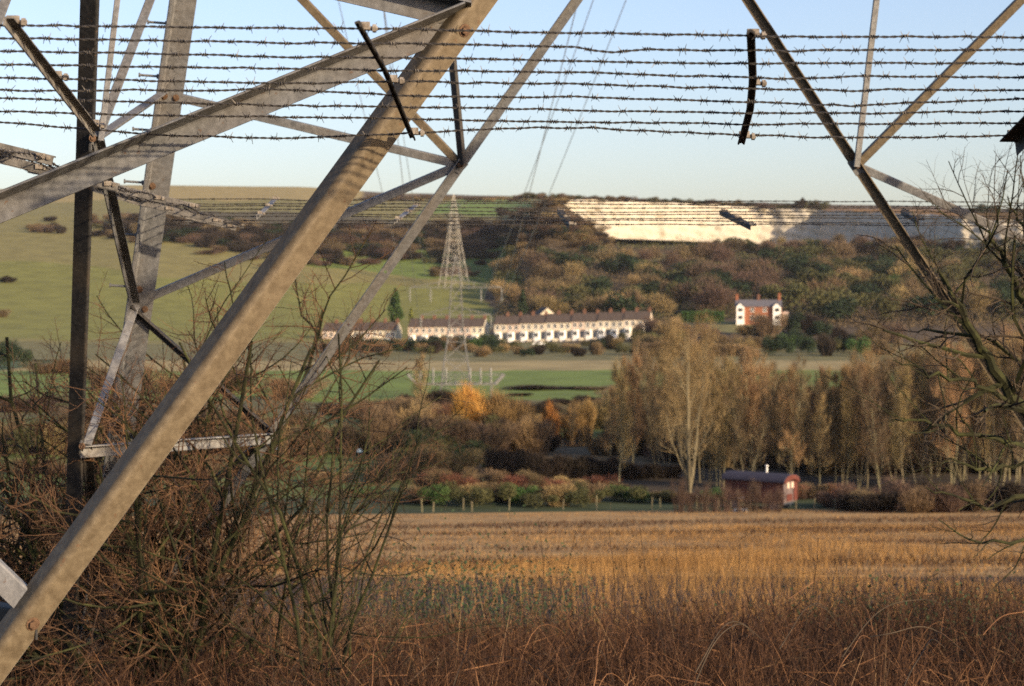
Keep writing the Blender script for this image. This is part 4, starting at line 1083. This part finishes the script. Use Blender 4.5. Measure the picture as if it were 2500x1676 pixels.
# bushes on the rim above the chalk face
for i in range(70):
    px = 1275 + i * 10.6 + RNG.uniform(-8, 8); d = RNG.uniform(1082, 1120); x = PX(px, d)
    rim = np.interp(px, [1270, 1370, 2000, 2400], [484, 487, 513, 522])
    h = RNG.uniform(10, 17) + (12 if 1930 < px < 2010 else 0)
    key = ['brown', 'olive', 'purple', 'dark', 'olive'][int(RNG.integers(0, 5))]
    h0 = {'brown': 3.4, 'purple': 3.2, 'dark': 3.2, 'olive': 3.2}[key]
    z = U(px, rim, d)[2] - .3
    put(SH[key], x, d, RNG.uniform(26, 44) / F * d / 4.6, h / F * d / h0, label=f'{SL[key]} on the rim above the chalk face', cat='shrub', group=f'{SL[key]}s on the rim above the chalk face', z=z)
for px, h in ((2400, 24), (2430, 20), (2470, 14), (2380, 16)):
    d = 1090; put(SH['evergreen'], PX(px, d), d, 40 / F * d / 4.6, h / F * d / 3.2, label='dark evergreen clump on the skyline at the far right', cat='shrub', group='skyline evergreen clump', z=U(px, 520, d)[2] - .3)
for px in range(1930, 2340, 12):
    d = 940 + RNG.uniform(0, 25); x = PX(px, d); k = ['dark', 'brown', 'evergreen', 'purple', 'dark'][int(RNG.integers(0, 5))]; h0 = 3.4 if k == 'brown' else 3.2
    put(SH[k], x, d, RNG.uniform(26, 44) / F * d / 3.4, RNG.uniform(16, 40) / F * d / h0, label=f'{SL[k]} at the foot of the shaded chalk face', cat='shrub', group=f'{SL[k]}s at the foot of the shaded chalk face')
# ------------------------------------------------------------------ chalk quarry face
M['chalk'] = mat('chalk', (.34, .30, .225), (.45, .405, .315), scale=.12, detail=9, rough=1, stretch=(1, 1, .25), c3=(.44, .405, .33))
M['turf_brown'] = mat('brown_turf', (.05, .04, .022), (.13, .10, .05), scale=.2, detail=6, rough=1)
QP = np.array([(1366, 1004, 487, 491), (1480, 1018, 490, 582), (1700, 1064, 499, 590), (1880, 1088, 508, 597), (2000, 1078, 513, 602), (2070, 1050, 516, 604), (2150, 1026, 520, 604), (2230, 1000, 523, 604), (2300, 982, 526, 606), (2345, 968, 533, 606), (2420, 958, 538, 608), (2520, 952, 536, 610), (2640, 948, 536, 612)], float)
qx = np.linspace(1366, 2640, 144); nz_ = 13
qd, qt, qb = (np.interp(qx, QP[:, 0], QP[:, k]) for k in (1, 2, 3))
qd = qd + 1.0 * np.sin(qx * .045) + .6 * np.sin(qx * .13 + 1); qt = qt + 1.2 * np.sin(qx * .06) + .8 * np.sin(qx * .19)
V = []
for k in range(nz_):
    f = k / (nz_ - 1)
    for x, d, t, b in zip(qx, qd, qt, qb):
        dd = d + 5.0 * f + .9 * math.sin(x * .21 + k * 1.3) + 1.1 * math.sin(k * 2.1 + x * .05)
        V.append(U(x, b + (t - b) * f, d + 5 * f) + np.array([0, dd - d - 5 * f, 0]))
n = len(qx)
for x, d, t in zip(qx, qd, qt): V.append(U(x, t, d + 5) + np.array([0, 90, .3]))
mb = MB(); V = np.array(V)
q = [[k * n + i, k * n + i + 1, (k + 1) * n + i + 1, (k + 1) * n + i] for k in range(nz_ - 1) for i in range(n - 1)]
mb.add(V, quads=q, m=0)
q2 = [[(nz_ - 1) * n + i, (nz_ - 1) * n + i + 1, nz_ * n + i + 1, nz_ * n + i] for i in range(n - 1)]
mb.add(V, quads=q2, m=1)
o = mb.build('chalk_cliff', [M['chalk'], M['turf_brown']], smooth=True); o['kind'] = 'structure'

# ------------------------------------------------------------------ houses
def plain(name, c, rough=.85, v=.12, scale=1.2):
    M[name] = mat(name, tuple(x * (1 - v) for x in c), tuple(min(x * (1 + v), .9) for x in c), scale=scale, rough=rough)
M['render_cream'] = mat('render_cream', (.52, .45, .33), (.68, .60, .46), scale=1.2, rnd=.14, hue=.012); M['render_pink'] = mat('render_pink', (.50, .38, .29), (.62, .48, .38), scale=1.2, rnd=.12, hue=.01); plain('paint_white', (.80, .78, .72), v=.05)
plain('roof_tile', (.082, .062, .050), v=.3, scale=2); plain('slate', (.12, .115, .125), v=.25, scale=2); plain('brick', (.27, .105, .055), v=.25, scale=3)
plain('brick_dark', (.16, .08, .05), v=.25); plain('door_dark', (.05, .06, .08)); plain('brown_paint', (.20, .13, .08))
M['glass'] = mat('window_glass', (.02, .025, .03), (.05, .055, .06), scale=2, rough=.08, spec=.6)

def gable_roof(mb, x0, x1, y0, y1, ze, zr, ov=.3, th=.18):
    """ridge along x"""
    ym = (y0 + y1) / 2; s = (zr - ze) / (ym - y0)
    for sg, ya in ((-1, y0 - ov), (1, y1 + ov)):
        za = ze - ov * s
        v = [(x0, ya, za), (x1, ya, za), (x1, ym, zr), (x0, ym, zr)]
        v += [(a, b, c + th) for a, b, c in v]
        mb.add(v, quads=[[0, 1, 2, 3], [7, 6, 5, 4], [0, 4, 5, 1], [1, 5, 6, 2], [3, 2, 6, 7], [0, 3, 7, 4]])
def window(parent, x, y, z, w, h, bars=1, name='window'):
    mb = MB(); t = .09
    for sx in (-1, 1): mb.box((x + sx * (w / 2 - t / 2), y - .02, z), (t, .12, h))
    for sz in (-1, 1): mb.box((x, y - .021, z + sz * (h / 2 - t / 2)), (w - 2 * t, .12, t))
    mb.box((x, y - .018, z), (w - 2 * t, .07, .06))
    for k in range(bars): mb.box((x + (k + 1) * w / (bars + 1) - w / 2, y - .024, z), (.05, .07, h - 2 * t))
    mb.box((x, y - .06, z - h / 2 - .07), (w + .2, .2, .1))
    f = mb.build(name, M['paint_white'], parent)
    g = MB(); g.box((x, y + .012, z), (w - .1, .04, h - .1)); g.build('pane', M['glass'], f)
    return f
def house_proto(kind):
    """one house of a terrace: front faces -y"""
    W_, D, E, R = 4.3, 8.0, 5.4, 7.9
    root = empty('terraced_house', (0, 0, 0))
    mb = MB(); y0 = -D / 2
    prof = [(y0, -3), (-y0, -3), (-y0, E), (0, R - .05), (y0, E)]
    mb.prism(prof, (-W_ / 2, 0, 0), (W_ / 2, 0, 0), (0, 1, 0), (0, 0, 1))
    mb.box((0, y0 - .04, 2.75), (W_ - .01, .1, .22)); mb.box((0, y0 - .05, E - .12), (W_ - .01, .12, .2))
    wl = mb.build('wall', M['render_pink' if kind else 'render_cream'], root)
    r = MB(); gable_roof(r, -W_ / 2 - .002, W_ / 2 + .002, y0, -y0, E, R)
    rf = r.build('roof', M['roof_tile'], root)
    c = MB(); c.box((W_ / 2 - .5, .1, R + .35), (.85, 1.3, 1.3)); c.box((W_ / 2 - .5, .1, R + 1.05), (1.0, 1.45, .14))
    for k in (-.35, .0, .35): c.tube([(W_ / 2 - .5, .1 + k, R + 1.1), (W_ / 2 - .5, .1 + k, R + 1.5)], .13, 7, cap=True)
    c.build('chimney', M['brick_dark'], rf)
    window(root, -.95, y0, 4.1, 1.15, 1.5); window(root, 1.05, y0, 4.1, 1.15, 1.5)
    b = MB()                                  # canted bay with its own windows
    pts = [(-1.95, y0), (-1.55, y0 - .75), (-.05, y0 - .75), (.35, y0)]
    b.prism([(x, y) for x, y in pts], (0, 0, -1.2), (0, 0, 2.45), (1, 0, 0), (0, 1, 0))
    b.prism([(x * 1.03 - .0, y - .08 if y < y0 else y) for x, y in pts], (0, 0, 2.45), (0, 0, 2.6), (1, 0, 0), (0, 1, 0))
    by = b.build('bay', M['paint_white'], root)
    g = MB()
    for k in (-1.15, -.45): g.box((k, y0 - .76, 1.45), (.58, .05, 1.2))
    g.build('pane', M['glass'], by)
    d = MB(); d.box((1.25, y0 - .02, 1.0), (.95, .12, 2.1)); d.box((1.25, y0 - .03, 2.25), (1.1, .14, .25))
    d.build('door', M['door_dark'], root)
    p = MB(); p.box((1.25, y0 - .5, -.35), (1.5, 1.0, .7)); p.box((1.25, y0 - 1.2, -.6), (1.5, .5, .6)); p.build('step', M['render_cream'], root)
    return root
HP = [house_proto(0), house_proto(1)]
ORD = ['first', 'second', 'third', 'fourth', 'fifth', 'sixth', 'seventh', 'eighth', 'ninth', 'tenth', 'eleventh', 'last']
ROWROT = math.radians(-11)
hu = set()
def terrace(px0, d0, n, e0, e1, row, pink, step=.0):
    x0 = PX(px0, d0)
    for k in range(n):
        s = (k + .5) * 4.3
        x, y = x0 + math.cos(ROWROT) * s, d0 + math.sin(ROWROT) * s
        px = 1250 + F * x / y
        kk = (k // 2) / max((n - 1) // 2, 1)
        ze = U(px, e0 + (e1 - e0) * kk, y - 4)[2]
        p = HP[1 if pink(k) else 0]
        o = p if p.name not in hu else copy_tree(p)
        hu.add(p.name); hu.add(o.name)
        o.location = (x, y, ze - 5.4); o.rotation_euler = (0, 0, ROWROT)
        for q in ('label', 'category', 'group'):
            if q in o.keys(): del o[q]
        nm = ORD[k] if k < n - 1 else 'rightmost'
        tag(o, f"{'pinkish' if pink(k) else 'cream'} terraced house with white bay, {nm} from the left in the {row} terrace" if k < n - 1 else f"{'pinkish' if pink(k) else 'cream'} terraced house at the right end of the {row} terrace", 'house', f'houses of the {row} terrace')
terrace(1212, 634, 12, 791, 780, 'long right-hand', lambda k: k in (1, 6))
terrace(1003, 641, 6, 798, 797, 'middle', lambda k: k in (0, 1, 3, 4))
terrace(795, 652, 6, 808, 806, 'left-hand', lambda k: k in (0, 3))

# red-brick pair on the slope
bx, bd = PX(1852, 652), 652
bz = U(1852, 784, bd - 4)[2]
br = tag(empty('brick_house', (bx, bd, bz), math.radians(-7)), 'red-brick double house with white gabled bays on the wooded slope', 'house')
mb = MB(); mb.prism([(-4, -3), (4, -3), (4, 5.7), (0, 8.0), (-4, 5.7)], (-7.7, 0, 0), (7.7, 0, 0), (0, 1, 0), (0, 0, 1)); mb.build('wall', M['brick'], br)
mb = MB(); gable_roof(mb, -7.9, 7.9, -4, 4, 5.7, 8.1); rf = mb.build('roof', M['slate'], br)
for x, mm, h in ((-7.3, 'brick', 1.5), (0, 'brick_dark', 1.4), (7.0, 'brick', 1.9)):
    c = MB(); c.box((x, .2, 8.2 + h / 2), (.9, 1.3, h + .8)); c.box((x, .2, 8.7 + h), (1.05, 1.45, .16))
    for k in (-.3, .3): c.tube([(x, .2 + k, 8.7 + h), (x, .2 + k, 9.2 + h)], .14, 7, cap=True)
    c.build('chimney', M[mm], rf)
for sx in (-1, 1):
    b = MB(); x = sx * 6.15
    b.box((x, -4.55, 1.3), (2.7, 1.1, 8.6))
    b.prism([(-1.35, 5.6), (1.35, 5.6), (0, 7.0)], (x, -5.1, 0), (x, -1.5, 0), (1, 0, 0), (0, 0, 1))
    by = b.build('bay', M['paint_white'], br)
    g = MB()
    g.box((x, -5.105, 4.3), (1.5, .05, 1.2)); g.build('pane', M['glass'], by)
    g = MB(); g.box((x, -5.105, 1.35), (1.5, .05, 1.3)); g.build('pane', M['glass'], by)
    r = MB(); s = 1.4 / 1.35
    for q in (-1, 1):
        v = [(x + q * 1.6, -5.3, 5.42), (x + q * 1.6, -1.4, 5.42), (x, -1.4, 7.05), (x, -5.3, 7.05)]; v += [(a, c, e + .14) for a, c, e in v]
        r.add(v, quads=[[0, 1, 2, 3], [7, 6, 5, 4], [0, 4, 5, 1], [1, 5, 6, 2], [3, 2, 6, 7], [0, 3, 7, 4]])
    r.build('bay_roof', M['slate'], by)
    window(br, sx * 2.1, -4, 4.35, 1.3, 1.6); window(br, sx * 2.1, -4, 1.35, 1.3, 1.7)
    d = MB(); d.box((sx * .55, -4.03, 1.0), (.95, .12, 2.2)); d.build('door', M['door_dark'], br)
mb = MB(); mb.box((9.0, -1, 1.2), (2.0, 3.2, 3.0)); mb.prism([(-1.7, 2.7), (1.7, 2.7), (0, 3.6)], (8.0, -1, 0), (10.05, -1, 0), (0, 1, 0), (0, 0, 1))
mb.build('porch', M['render_pink'], br)
br.scale = (1, 1, .87)
# two pale cottages half hidden behind the terrace
ct = None
for px, py, d, s, lab in ((1330, 772, 668, 1.0, 'pale gabled cottage rising behind the left half of the long right-hand terrace'), (1458, 742, 705, .9, 'small pale cottage among trees behind the long right-hand terrace')):
    if ct is None:
        ct = empty('cottage', (0, 0, 0))
        mb = MB(); mb.prism([(-2.6, -4), (2.6, -4), (2.6, 4.2), (0, 6.4), (-2.6, 4.2)], (0, -4, 0), (0, 4, 0), (1, 0, 0), (0, 0, 1)); mb.build('wall', M['render_cream'], ct)
        r = MB()
        for q in (-1, 1):
            v = [(q * 2.9, -4.2, 4.0), (q * 2.9, 4.2, 4.0), (0, 4.2, 6.45), (0, -4.2, 6.45)]; v += [(a, b, c + .16) for a, b, c in v]
            r.add(v, quads=[[0, 1, 2, 3], [7, 6, 5, 4], [0, 4, 5, 1], [1, 5, 6, 2], [3, 2, 6, 7], [0, 3, 7, 4]])
        r.build('roof', M['roof_tile'], ct)
        window(ct, 0, -4, 3.2, 1.2, 1.3); o = ct
    else: o = copy_tree(ct)
    o.location = (PX(px, d), d, U(px, py, d)[2] - (3.5 if px < 1400 else 5.6)); o.scale = (s,) * 3; o.rotation_euler = (0, 0, .25); tag(o, lab, 'house')

# clipped hedge, conifers
mb = MB(); n = 5200
p = np.stack([RNG.uniform(-7, 7, n), RNG.uniform(-1.2, 1.2, n), RNG.uniform(0, 3.3, n)], 1)
ax = RNG.integers(0, 3, n); p[ax == 0, 1] = -1.2; p[ax == 1, 2] = 3.3
p += RNG.normal(0, .14, p.shape); leafquads(mb, p, RNG.uniform(.15, .34, n))
o = mb.build('clipped_hedge', M['leaf_hedge']); o.location = (PX(1715, 640), 640, U(1715, 787, 640)[2]); o.rotation_euler = (0, 0, -.05)
tag(o, 'bright green clipped hedge left of the red-brick house', 'hedge')
def conifer(px, d, yt, yb, wpx, m, label, n):
    z0, z1 = U(px, yb, d)[2], U(px, yt, d)[2]; H = z1 - z0; R_ = wpx / 2 / F * d
    mb = MB(); f = RNG.uniform(0, 1, n) ** 1.5
    a = RNG.uniform(0, 6.28, n); rr = R_ * np.minimum((1 - f) ** .7, .35 + f * 3) * (.75 + .25 * np.sin(a * 3 + f * 9)) * np.sqrt(RNG.uniform(.3, 1, n))
    p = np.stack([rr * np.cos(a), rr * np.sin(a), f * H], 1); leafquads(mb, p, RNG.uniform(.22, .5, n))
    t = MB(); t.tube([(0, 0, -.5), (0, 0, H * .9)], [.3, .05], 6)
    e = tag(empty('conifer', (PX(px, d), d, z0)), label, 'tree'); t.build('trunk', M['bark_dark'], e); mb.build('crown', m, e)
conifer(965, 668, 705, 785, 56, M['leaf_green'], 'broad pale green conifer behind the left-hand terrace', 2600)
conifer(1004, 650, 752, 800, 18, M['leaf_yellowgreen'], 'slim yellow conifer in the gap between the left-hand and middle terraces', 700)
conifer(1276, 690, 706, 765, 34, M['leaf_dark'], 'dark conifer behind the left part of the long right-hand terrace', 1500)
conifer(1546, 668, 712, 765, 16, M['leaf_dark'], 'narrow dark conifer behind the right end of the long right-hand terrace', 900)

# parked white car below the red-brick house
def car(x, y, z, rz, label):
    e = tag(empty('parked_car', (x, y, z), rz), label, 'car')
    mb = MB(); b = [(-2.0, .35), (2.0, .35), (2.05, .75), (1.95, .95), (1.1, 1.02), (.55, 1.45), (-1.2, 1.48), (-1.75, 1.05), (-2.02, .9)]
    mb.prism(b, (0, -.82, 0), (0, .82, 0), (1, 0, 0), (0, 0, 1)); bd_ = mb.build('body', M['paint_white'], e)
    g = MB()
    for sg in (-1, 1): g.prism([(-1.45, 1.0), (.85, 1.0), (.45, 1.38), (-1.15, 1.40)], (0, sg * .815, 0), (0, sg * .835, 0), (1, 0, 0), (0, 0, 1))
    g.build('side_window', M['glass'], e)
    for sx in (-1.25, 1.3):
        for sy in (-.78, .78):
            w_ = MB(); w_.tube([(sx, sy - .1, .32), (sx, sy + .1, .32)], .32, 14, cap=True); w_.build('wheel', M['door_dark'], e)
car(PX(1836, 604), 604, U(1836, 826, 604)[2], .1, 'white car parked on the bank below the red-brick house')
car(PX(1316, 606), 606, U(1316, 846, 606)[2], -.15, 'white car parked in front of the long right-hand terrace')

# ------------------------------------------------------------------ red living hut with a curved roof
hx, hy = PX(1858, 140), 140.0
hz = G(hx, hy)
hut = tag(empty('wagon_hut', (hx, hy, hz), math.radians(-36)), 'dark red wagon hut with a curved roof at the far edge of the straw field', 'hut')
plain('hut_side', (.085, .03, .022), v=.35, scale=4); plain('hut_red', (.11, .034, .025), v=.35, scale=5); plain('hut_roof', (.035, .033, .05)); plain('hut_grey', (.13, .10, .095), v=.3)
mb = MB(); mb.box((0, 0, 1.35), (4.8, 2.1, 1.5)); 
an_ = np.linspace(0, math.pi, 11); arc = [(1.05 * math.cos(a), 2.1 + .42 * math.sin(a)) for a in an_]
mb.prism(arc, (-2.4, 0, 0), (2.4, 0, 0), (0, 1, 0), (0, 0, 1)); mb.build('wall', M['hut_side'], hut)
mb = MB(); o1 = [(1.22 * math.cos(a), 2.12 + .52 * math.sin(a)) for a in an_]; i1 = [(1.2 * math.cos(a), 2.07 + .47 * math.sin(a)) for a in an_[::-1]]
mb.prism(o1 + i1, (-2.6, 0, 0), (2.6, 0, 0), (0, 1, 0), (0, 0, 1)); rf = mb.build('roof', M['hut_roof'], hut)
mb = MB(); mb.tube([(.3, .4, 2.5), (.3, .4, 3.0)], .07, 8, cap=True); mb.tube([(.3, .4, 3.05), (.3, .4, 3.15)], .11, 8, cap=True); mb.build('chimney', M['paint_white'], rf)
mb = MB(); mb.box((2.43, 0, 1.35), (.05, 2.08, 1.48)); mb.build('end_wall', M['hut_grey'], hut)
mb = MB(); mb.prism([(1.18 * math.cos(a), 2.05 + .55 * math.sin(a)) for a in an_] + [(.95 * math.cos(a), 2.0 + .25 * math.sin(a)) for a in an_[::-1]], (2.45, 0, 0), (2.62, 0, 0), (0, 1, 0), (0, 0, 1))
mb.build('gable_board', M['hut_red'], hut)
mb = MB(); mb.box((2.48, .72, 1.4), (.06, .55, 1.4)); mb.box((2.48, -.2, .95), (.06, .8, .5)); mb.build('door', M['hut_red'], hut)
for y in (-.42, .22):
    mb = MB(); mb.box((2.49, y, 1.85), (.06, .34, .42)); mb.build('window', M['render_pink'], hut)
for x in (-1.6, 1.6):
    for y in (-.95, .95):
        mb = MB(); mb.tube([(x, y - .06, .4), (x, y + .06, .4)], .4, 14, cap=True); mb.build('wheel', M['door_dark'], hut)
mb = MB(); mb.box((0, 0, .52), (4.6, 1.5, .16)); mb.build('chassis', M['door_dark'], hut)
mb = MB(); a = np.linspace(0, 2 * math.pi, 13)[:-1]
for k in range(6):
    f = k / 6; 
    mb.add(np.stack([(.55 - .4 * f) * np.cos(a) * (1 + .1 * np.sin(3 * a)), (.5 - .35 * f) * np.sin(a), np.full(12, f * 1.2)], 1), polys=[list(range(12))] if k in (0, 5) else [])
    if k: mb.add(np.vstack([mb.v[-2], mb.v[-1]]), quads=[[i, (i + 1) % 12, (i + 1) % 12 + 12, i + 12] for i in range(12)])
o = mb.build('covered_heap', M['paint_white']); o.location = (PX(1810, 136.5), 136.5, G(PX(1810, 136.5), 136.5)); tag(o, 'small white covered heap in front of the red hut', 'heap')

# fence posts at the end of the straw field
post = None
for px, d, h, ln in ((1030, 140, 1.35, -.06), (1057, 140, 1.0, .05), (1131, 141, 1.2, 0), (1152, 140, 1.0, -.03), (1243, 140.4, 1.25, .02), (1375, 141, 1.0, .05), (1457, 140, 1.45, 0), (1592, 139.5, 1.3, .03), (1612, 141, 1.0, 0),
                     (1702, 139.5, 1.4, 0), (1726, 140, .95, .03), (1755, 140, .95, 0), (1785, 139, 1.0, .04), (1945, 138, 1.0, 0), (1990, 138, 1.2, .02), (2040, 137, 1.1, 0), (2180, 135, 1.5, .03), (2260, 135, 1.2, 0)):
    if post is None:
        mb = MB(); mb.tube([(0, 0, -.3), (0, .01, .5), (.01, 0, 1.0)], [.055, .05, .048], 7, cap=True); post = mb.build('fence_post', M['bark_pale']); o = post
    else: o = post.copy(); COL.objects.link(o)
    o.location = (PX(px, d), d, G(PX(px, d), d)); o.scale = (.8, .8, h * .75); o.rotation_euler = (0, ln, 0)
    tag(o, 'pale weathered fence post at the far edge of the straw field', 'fence post', 'fence posts along the far edge of the straw field')

# ------------------------------------------------------------------ pylon in the valley: cable platform, two pairs of cross arms
def beam(mb, a, b, w, m=0):
    a, b = np.asarray(a, float), np.asarray(b, float); mb.tube([a, b], w, 4, m=m, cap=True)
def lattice_body(parent, levels, wl, wb, mt):
    """levels: (z, half width) from foot to top; four legs and zig-zag bracing"""
    for sx in (-1, 1):
        for sy in (-1, 1):
            mb = MB(); mb.tube([(sx * h, sy * h, z) for z, h in levels], wl, 4, cap=True); mb.build('leg', mt, parent)
    mb = MB()
    for (z0, h0), (z1, h1) in zip(levels[:-1], levels[1:]):
        for k in range(4):
            c = [(-1, -1), (1, -1), (1, 1), (-1, 1)]; (ax, ay), (bx_, by_) = c[k], c[(k + 1) % 4]
            beam(mb, (ax * h0, ay * h0, z0), (bx_ * h1, by_ * h1, z1), wb); beam(mb, (bx_ * h0, by_ * h0, z0), (ax * h1, ay * h1, z1), wb)
            beam(mb, (ax * h1, ay * h1, z1), (bx_ * h1, by_ * h1, z1), wb)
    mb.build('bracing', mt, parent)
vd = 300.0; vx = PX(1113, vd); vz = -16.5
vp = tag(empty('cable_platform_pylon', (vx, vd, vz), .06), 'grey lattice pylon in the valley with a wide cable platform near its foot', 'pylon')
PF = M['pylon_far']; PV = M['pylon_valley'] = mat('grey_pylon_steel', (.15, .148, .138), (.24, .235, .22), scale=.6, rough=.6)
lattice_body(vp, [(0, 2.5), (2.2, 2.3), (3.4, 2.15), (6.2, 1.8), (9.0, 1.4), (11.2, 1.15), (13.2, 1.0), (15.3, .9), (17.5, .8), (19.6, .55), (22.5, .12)], .075, .032, PV)
ARM = []
for z, half in ((13.2, 5.5), (17.5, 7.2)):
    for sg in (-1, 1):
        mb = MB(); tip = (sg * half, 0, z + .05)
        for sy in (-1, 1):
            beam(mb, (sg * .95, sy * .9, z), tip, .06); beam(mb, (sg * .9, sy * .8, z + 1.2), tip, .045)
            for f in (.3, .55, .8):
                p0 = np.array([sg * .95, sy * .9, z]) * (1 - f) + np.array(tip) * f; p1 = np.array([sg * .9, sy * .8, z + 1.2]) * (1 - f) + np.array(tip) * f
                beam(mb, p0, p1, .03)
        mb.build('cross_arm', PV, vp); ARM.append(tip)
        for xx_ in ((sg * half,) if half < 6 else (sg * half, sg * half * .55)):
            i_ = MB(); i_.tube([(xx_, 0, z), (xx_, 0, z - 2.3)], .05, 6)
            for q in range(7): i_.tube([(xx_, 0, z - .4 - q * .24), (xx_, 0, z - .48 - q * .24)], .16, 8, cap=True)
            i_.build('insulator', M['glass_ins'], vp)
mb = MB(); zp = 2.4                                   # platform: deck frame, raked guard rails
for y in (-2.6, 2.6):
    beam(mb, (-6.2, y, zp), (6.2, y, zp), .10)
    beam(mb, (-7.6, y * 1.15, zp + 1.5), (7.6, y * 1.15, zp + 1.5), .05)
    for x in np.linspace(-6.2, 6.2, 15): beam(mb, (x, y, zp), (x * 7.6 / 6.2, y * 1.15, zp + 1.5), .028)
for x in (-6.2, -3.1, 0, 3.1, 6.2): beam(mb, (x, -2.6, zp), (x, 2.6, zp), .09)
for sg in (-1, 1):
    for y in (-2.6, 0, 2.6): beam(mb, (sg * 6.2, y, zp), (sg * 7.6, y * 1.15, zp + 1.5), .12)
    for y in (-2.6, 2.6): beam(mb, (sg * 5.6, y, zp), (sg * 5.6, y, -.2), .09)
mb.build('platform', PV, vp)
for x in (-5.6, -3.6, -1.6, 2.2, 3.8, 5.4):
    i_ = MB(); i_.tube([(x, -1.5, zp), (x, -1.5, zp + 2.6)], .12, 8, cap=True)
    for q in range(8): i_.tube([(x, -1.5, zp + .4 + q * .26), (x, -1.5, zp + .5 + q * .26)], .22, 8, cap=True)
    i_.build('bushing', M['glass_ins'], vp)
# taller pylon on the hillside behind
fx, fd = PX(1108, 925), 925.0
fz = G(fx, fd)
fp = tag(empty('lattice_pylon', (fx, fd, fz), .3), 'tall sunlit lattice pylon on the hillside, its top reaching the skyline', 'pylon')
lattice_body(fp, [(-1, 6.2), (6, 5.3), (12, 4.4), (18, 3.5), (23, 2.8), (27, 2.3), (30.5, 1.9), (34, 1.6), (37.5, 1.3), (41, .8), (45, .15)], .20, .085, PF)
for z in (29, 34, 39):
    for sg in (-1, 1):
        mb = MB(); half = 7 if z != 34 else 9
        for sx in (-1, 1): beam(mb, (sx * 1.4, sg * 1.4, z), (-sg * half * .25, sg * half, z + .3), .15); beam(mb, (sx * 1.2, sg * 1.2, z + 2), (-sg * half * .25, sg * half, z + .3), .12)
        mb.build('cross_arm', PF, fp)

# conductors strung from the near pylon to the valley pylon
up_ = MB()
for sx in (-1, 1):
    for sy in (-1, 1):
        P, Q = corner(sx, sy, ZTOP - .05), np.array([sx * .7, sy * .7, 24.0])
        lbar('upper_leg', P, Q, (-sx, 0, 0), (0, -sy, 0), .13, .13, .013, M['steel'])
for z in (18.5, 24.0):
    for sg in (-1, 1):
        a = MB(); hw_ = 1.6 - (z - 14) * .09
        for sy in (-1, 1): beam(a, (sg * hw_, sy * hw_, z), (sg * 7.3, 0, z + .2), .05); beam(a, (sg * hw_ * .8, sy * hw_ * .8, z + 1.3), (sg * 7.3, 0, z + .2), .045)
        a.build('cross_arm', M['steel'], pyl)
k = 0
for xs_, zs_, tip, lab in ((-5.2, 21.6, (vx - 7.2, 1.0 - 2.3), 'leftmost thin overhead wire crossing the sky'), (-3.6, 22.2, (vx - 4.0, 1.0 - 2.3), 'second thin overhead wire from the left'), (-2.2, 16.6, (vx - 5.5, -3.3 - 2.3), 'third thin overhead wire from the left, just left of centre'),
                          (4.0, 16.4, (vx + 5.5, -3.3 - 2.3), 'faint single overhead wire just right of centre'), (7.3, 21.5, (vx + 4.0, 1.0 - 2.3), 'left wire of the close pair of overhead wires'), (8.4, 22.0, (vx + 7.2, 1.0 - 2.3), 'right wire of the close pair of overhead wires')):
    t = np.linspace(0, 1, 60)
    P = np.stack([xs_ + (tip[0] - xs_) * t, 8.5 + (vd - 8.5) * t, zs_ + (tip[1] - zs_) * t - 4 * 1.3 * t * (1 - t)], 1)
    mb = MB(); mb.tube(P, np.linspace(.016, .034, 60), 6); o = mb.build('overhead_wire', M['conductor'])
    tag(o, lab, 'overhead wire', 'overhead wires to the valley pylon')

# ------------------------------------------------------------------ thin winter haze over the valley
mh = bpy.data.materials.new('haze'); mh.use_nodes = True; nt = mh.node_tree; nt.nodes.remove(nt.nodes['Principled BSDF'])
pv = nt.nodes.new('ShaderNodeVolumePrincipled'); pv.inputs['Color'].default_value = (.93, .95, 1, 1); pv.inputs['Density'].default_value = .00003; pv.inputs['Anisotropy'].default_value = .1
nt.links.new(pv.outputs[0], nt.nodes['Material Output'].inputs['Volume'])
mb = MB(); mb.box((0, 0, 52), (6400, 6400, 160)); hz_ = mb.build('haze', mh); hz_['kind'] = 'stuff'
tag(hz_, 'thin pale haze softening the far hillside', 'haze')
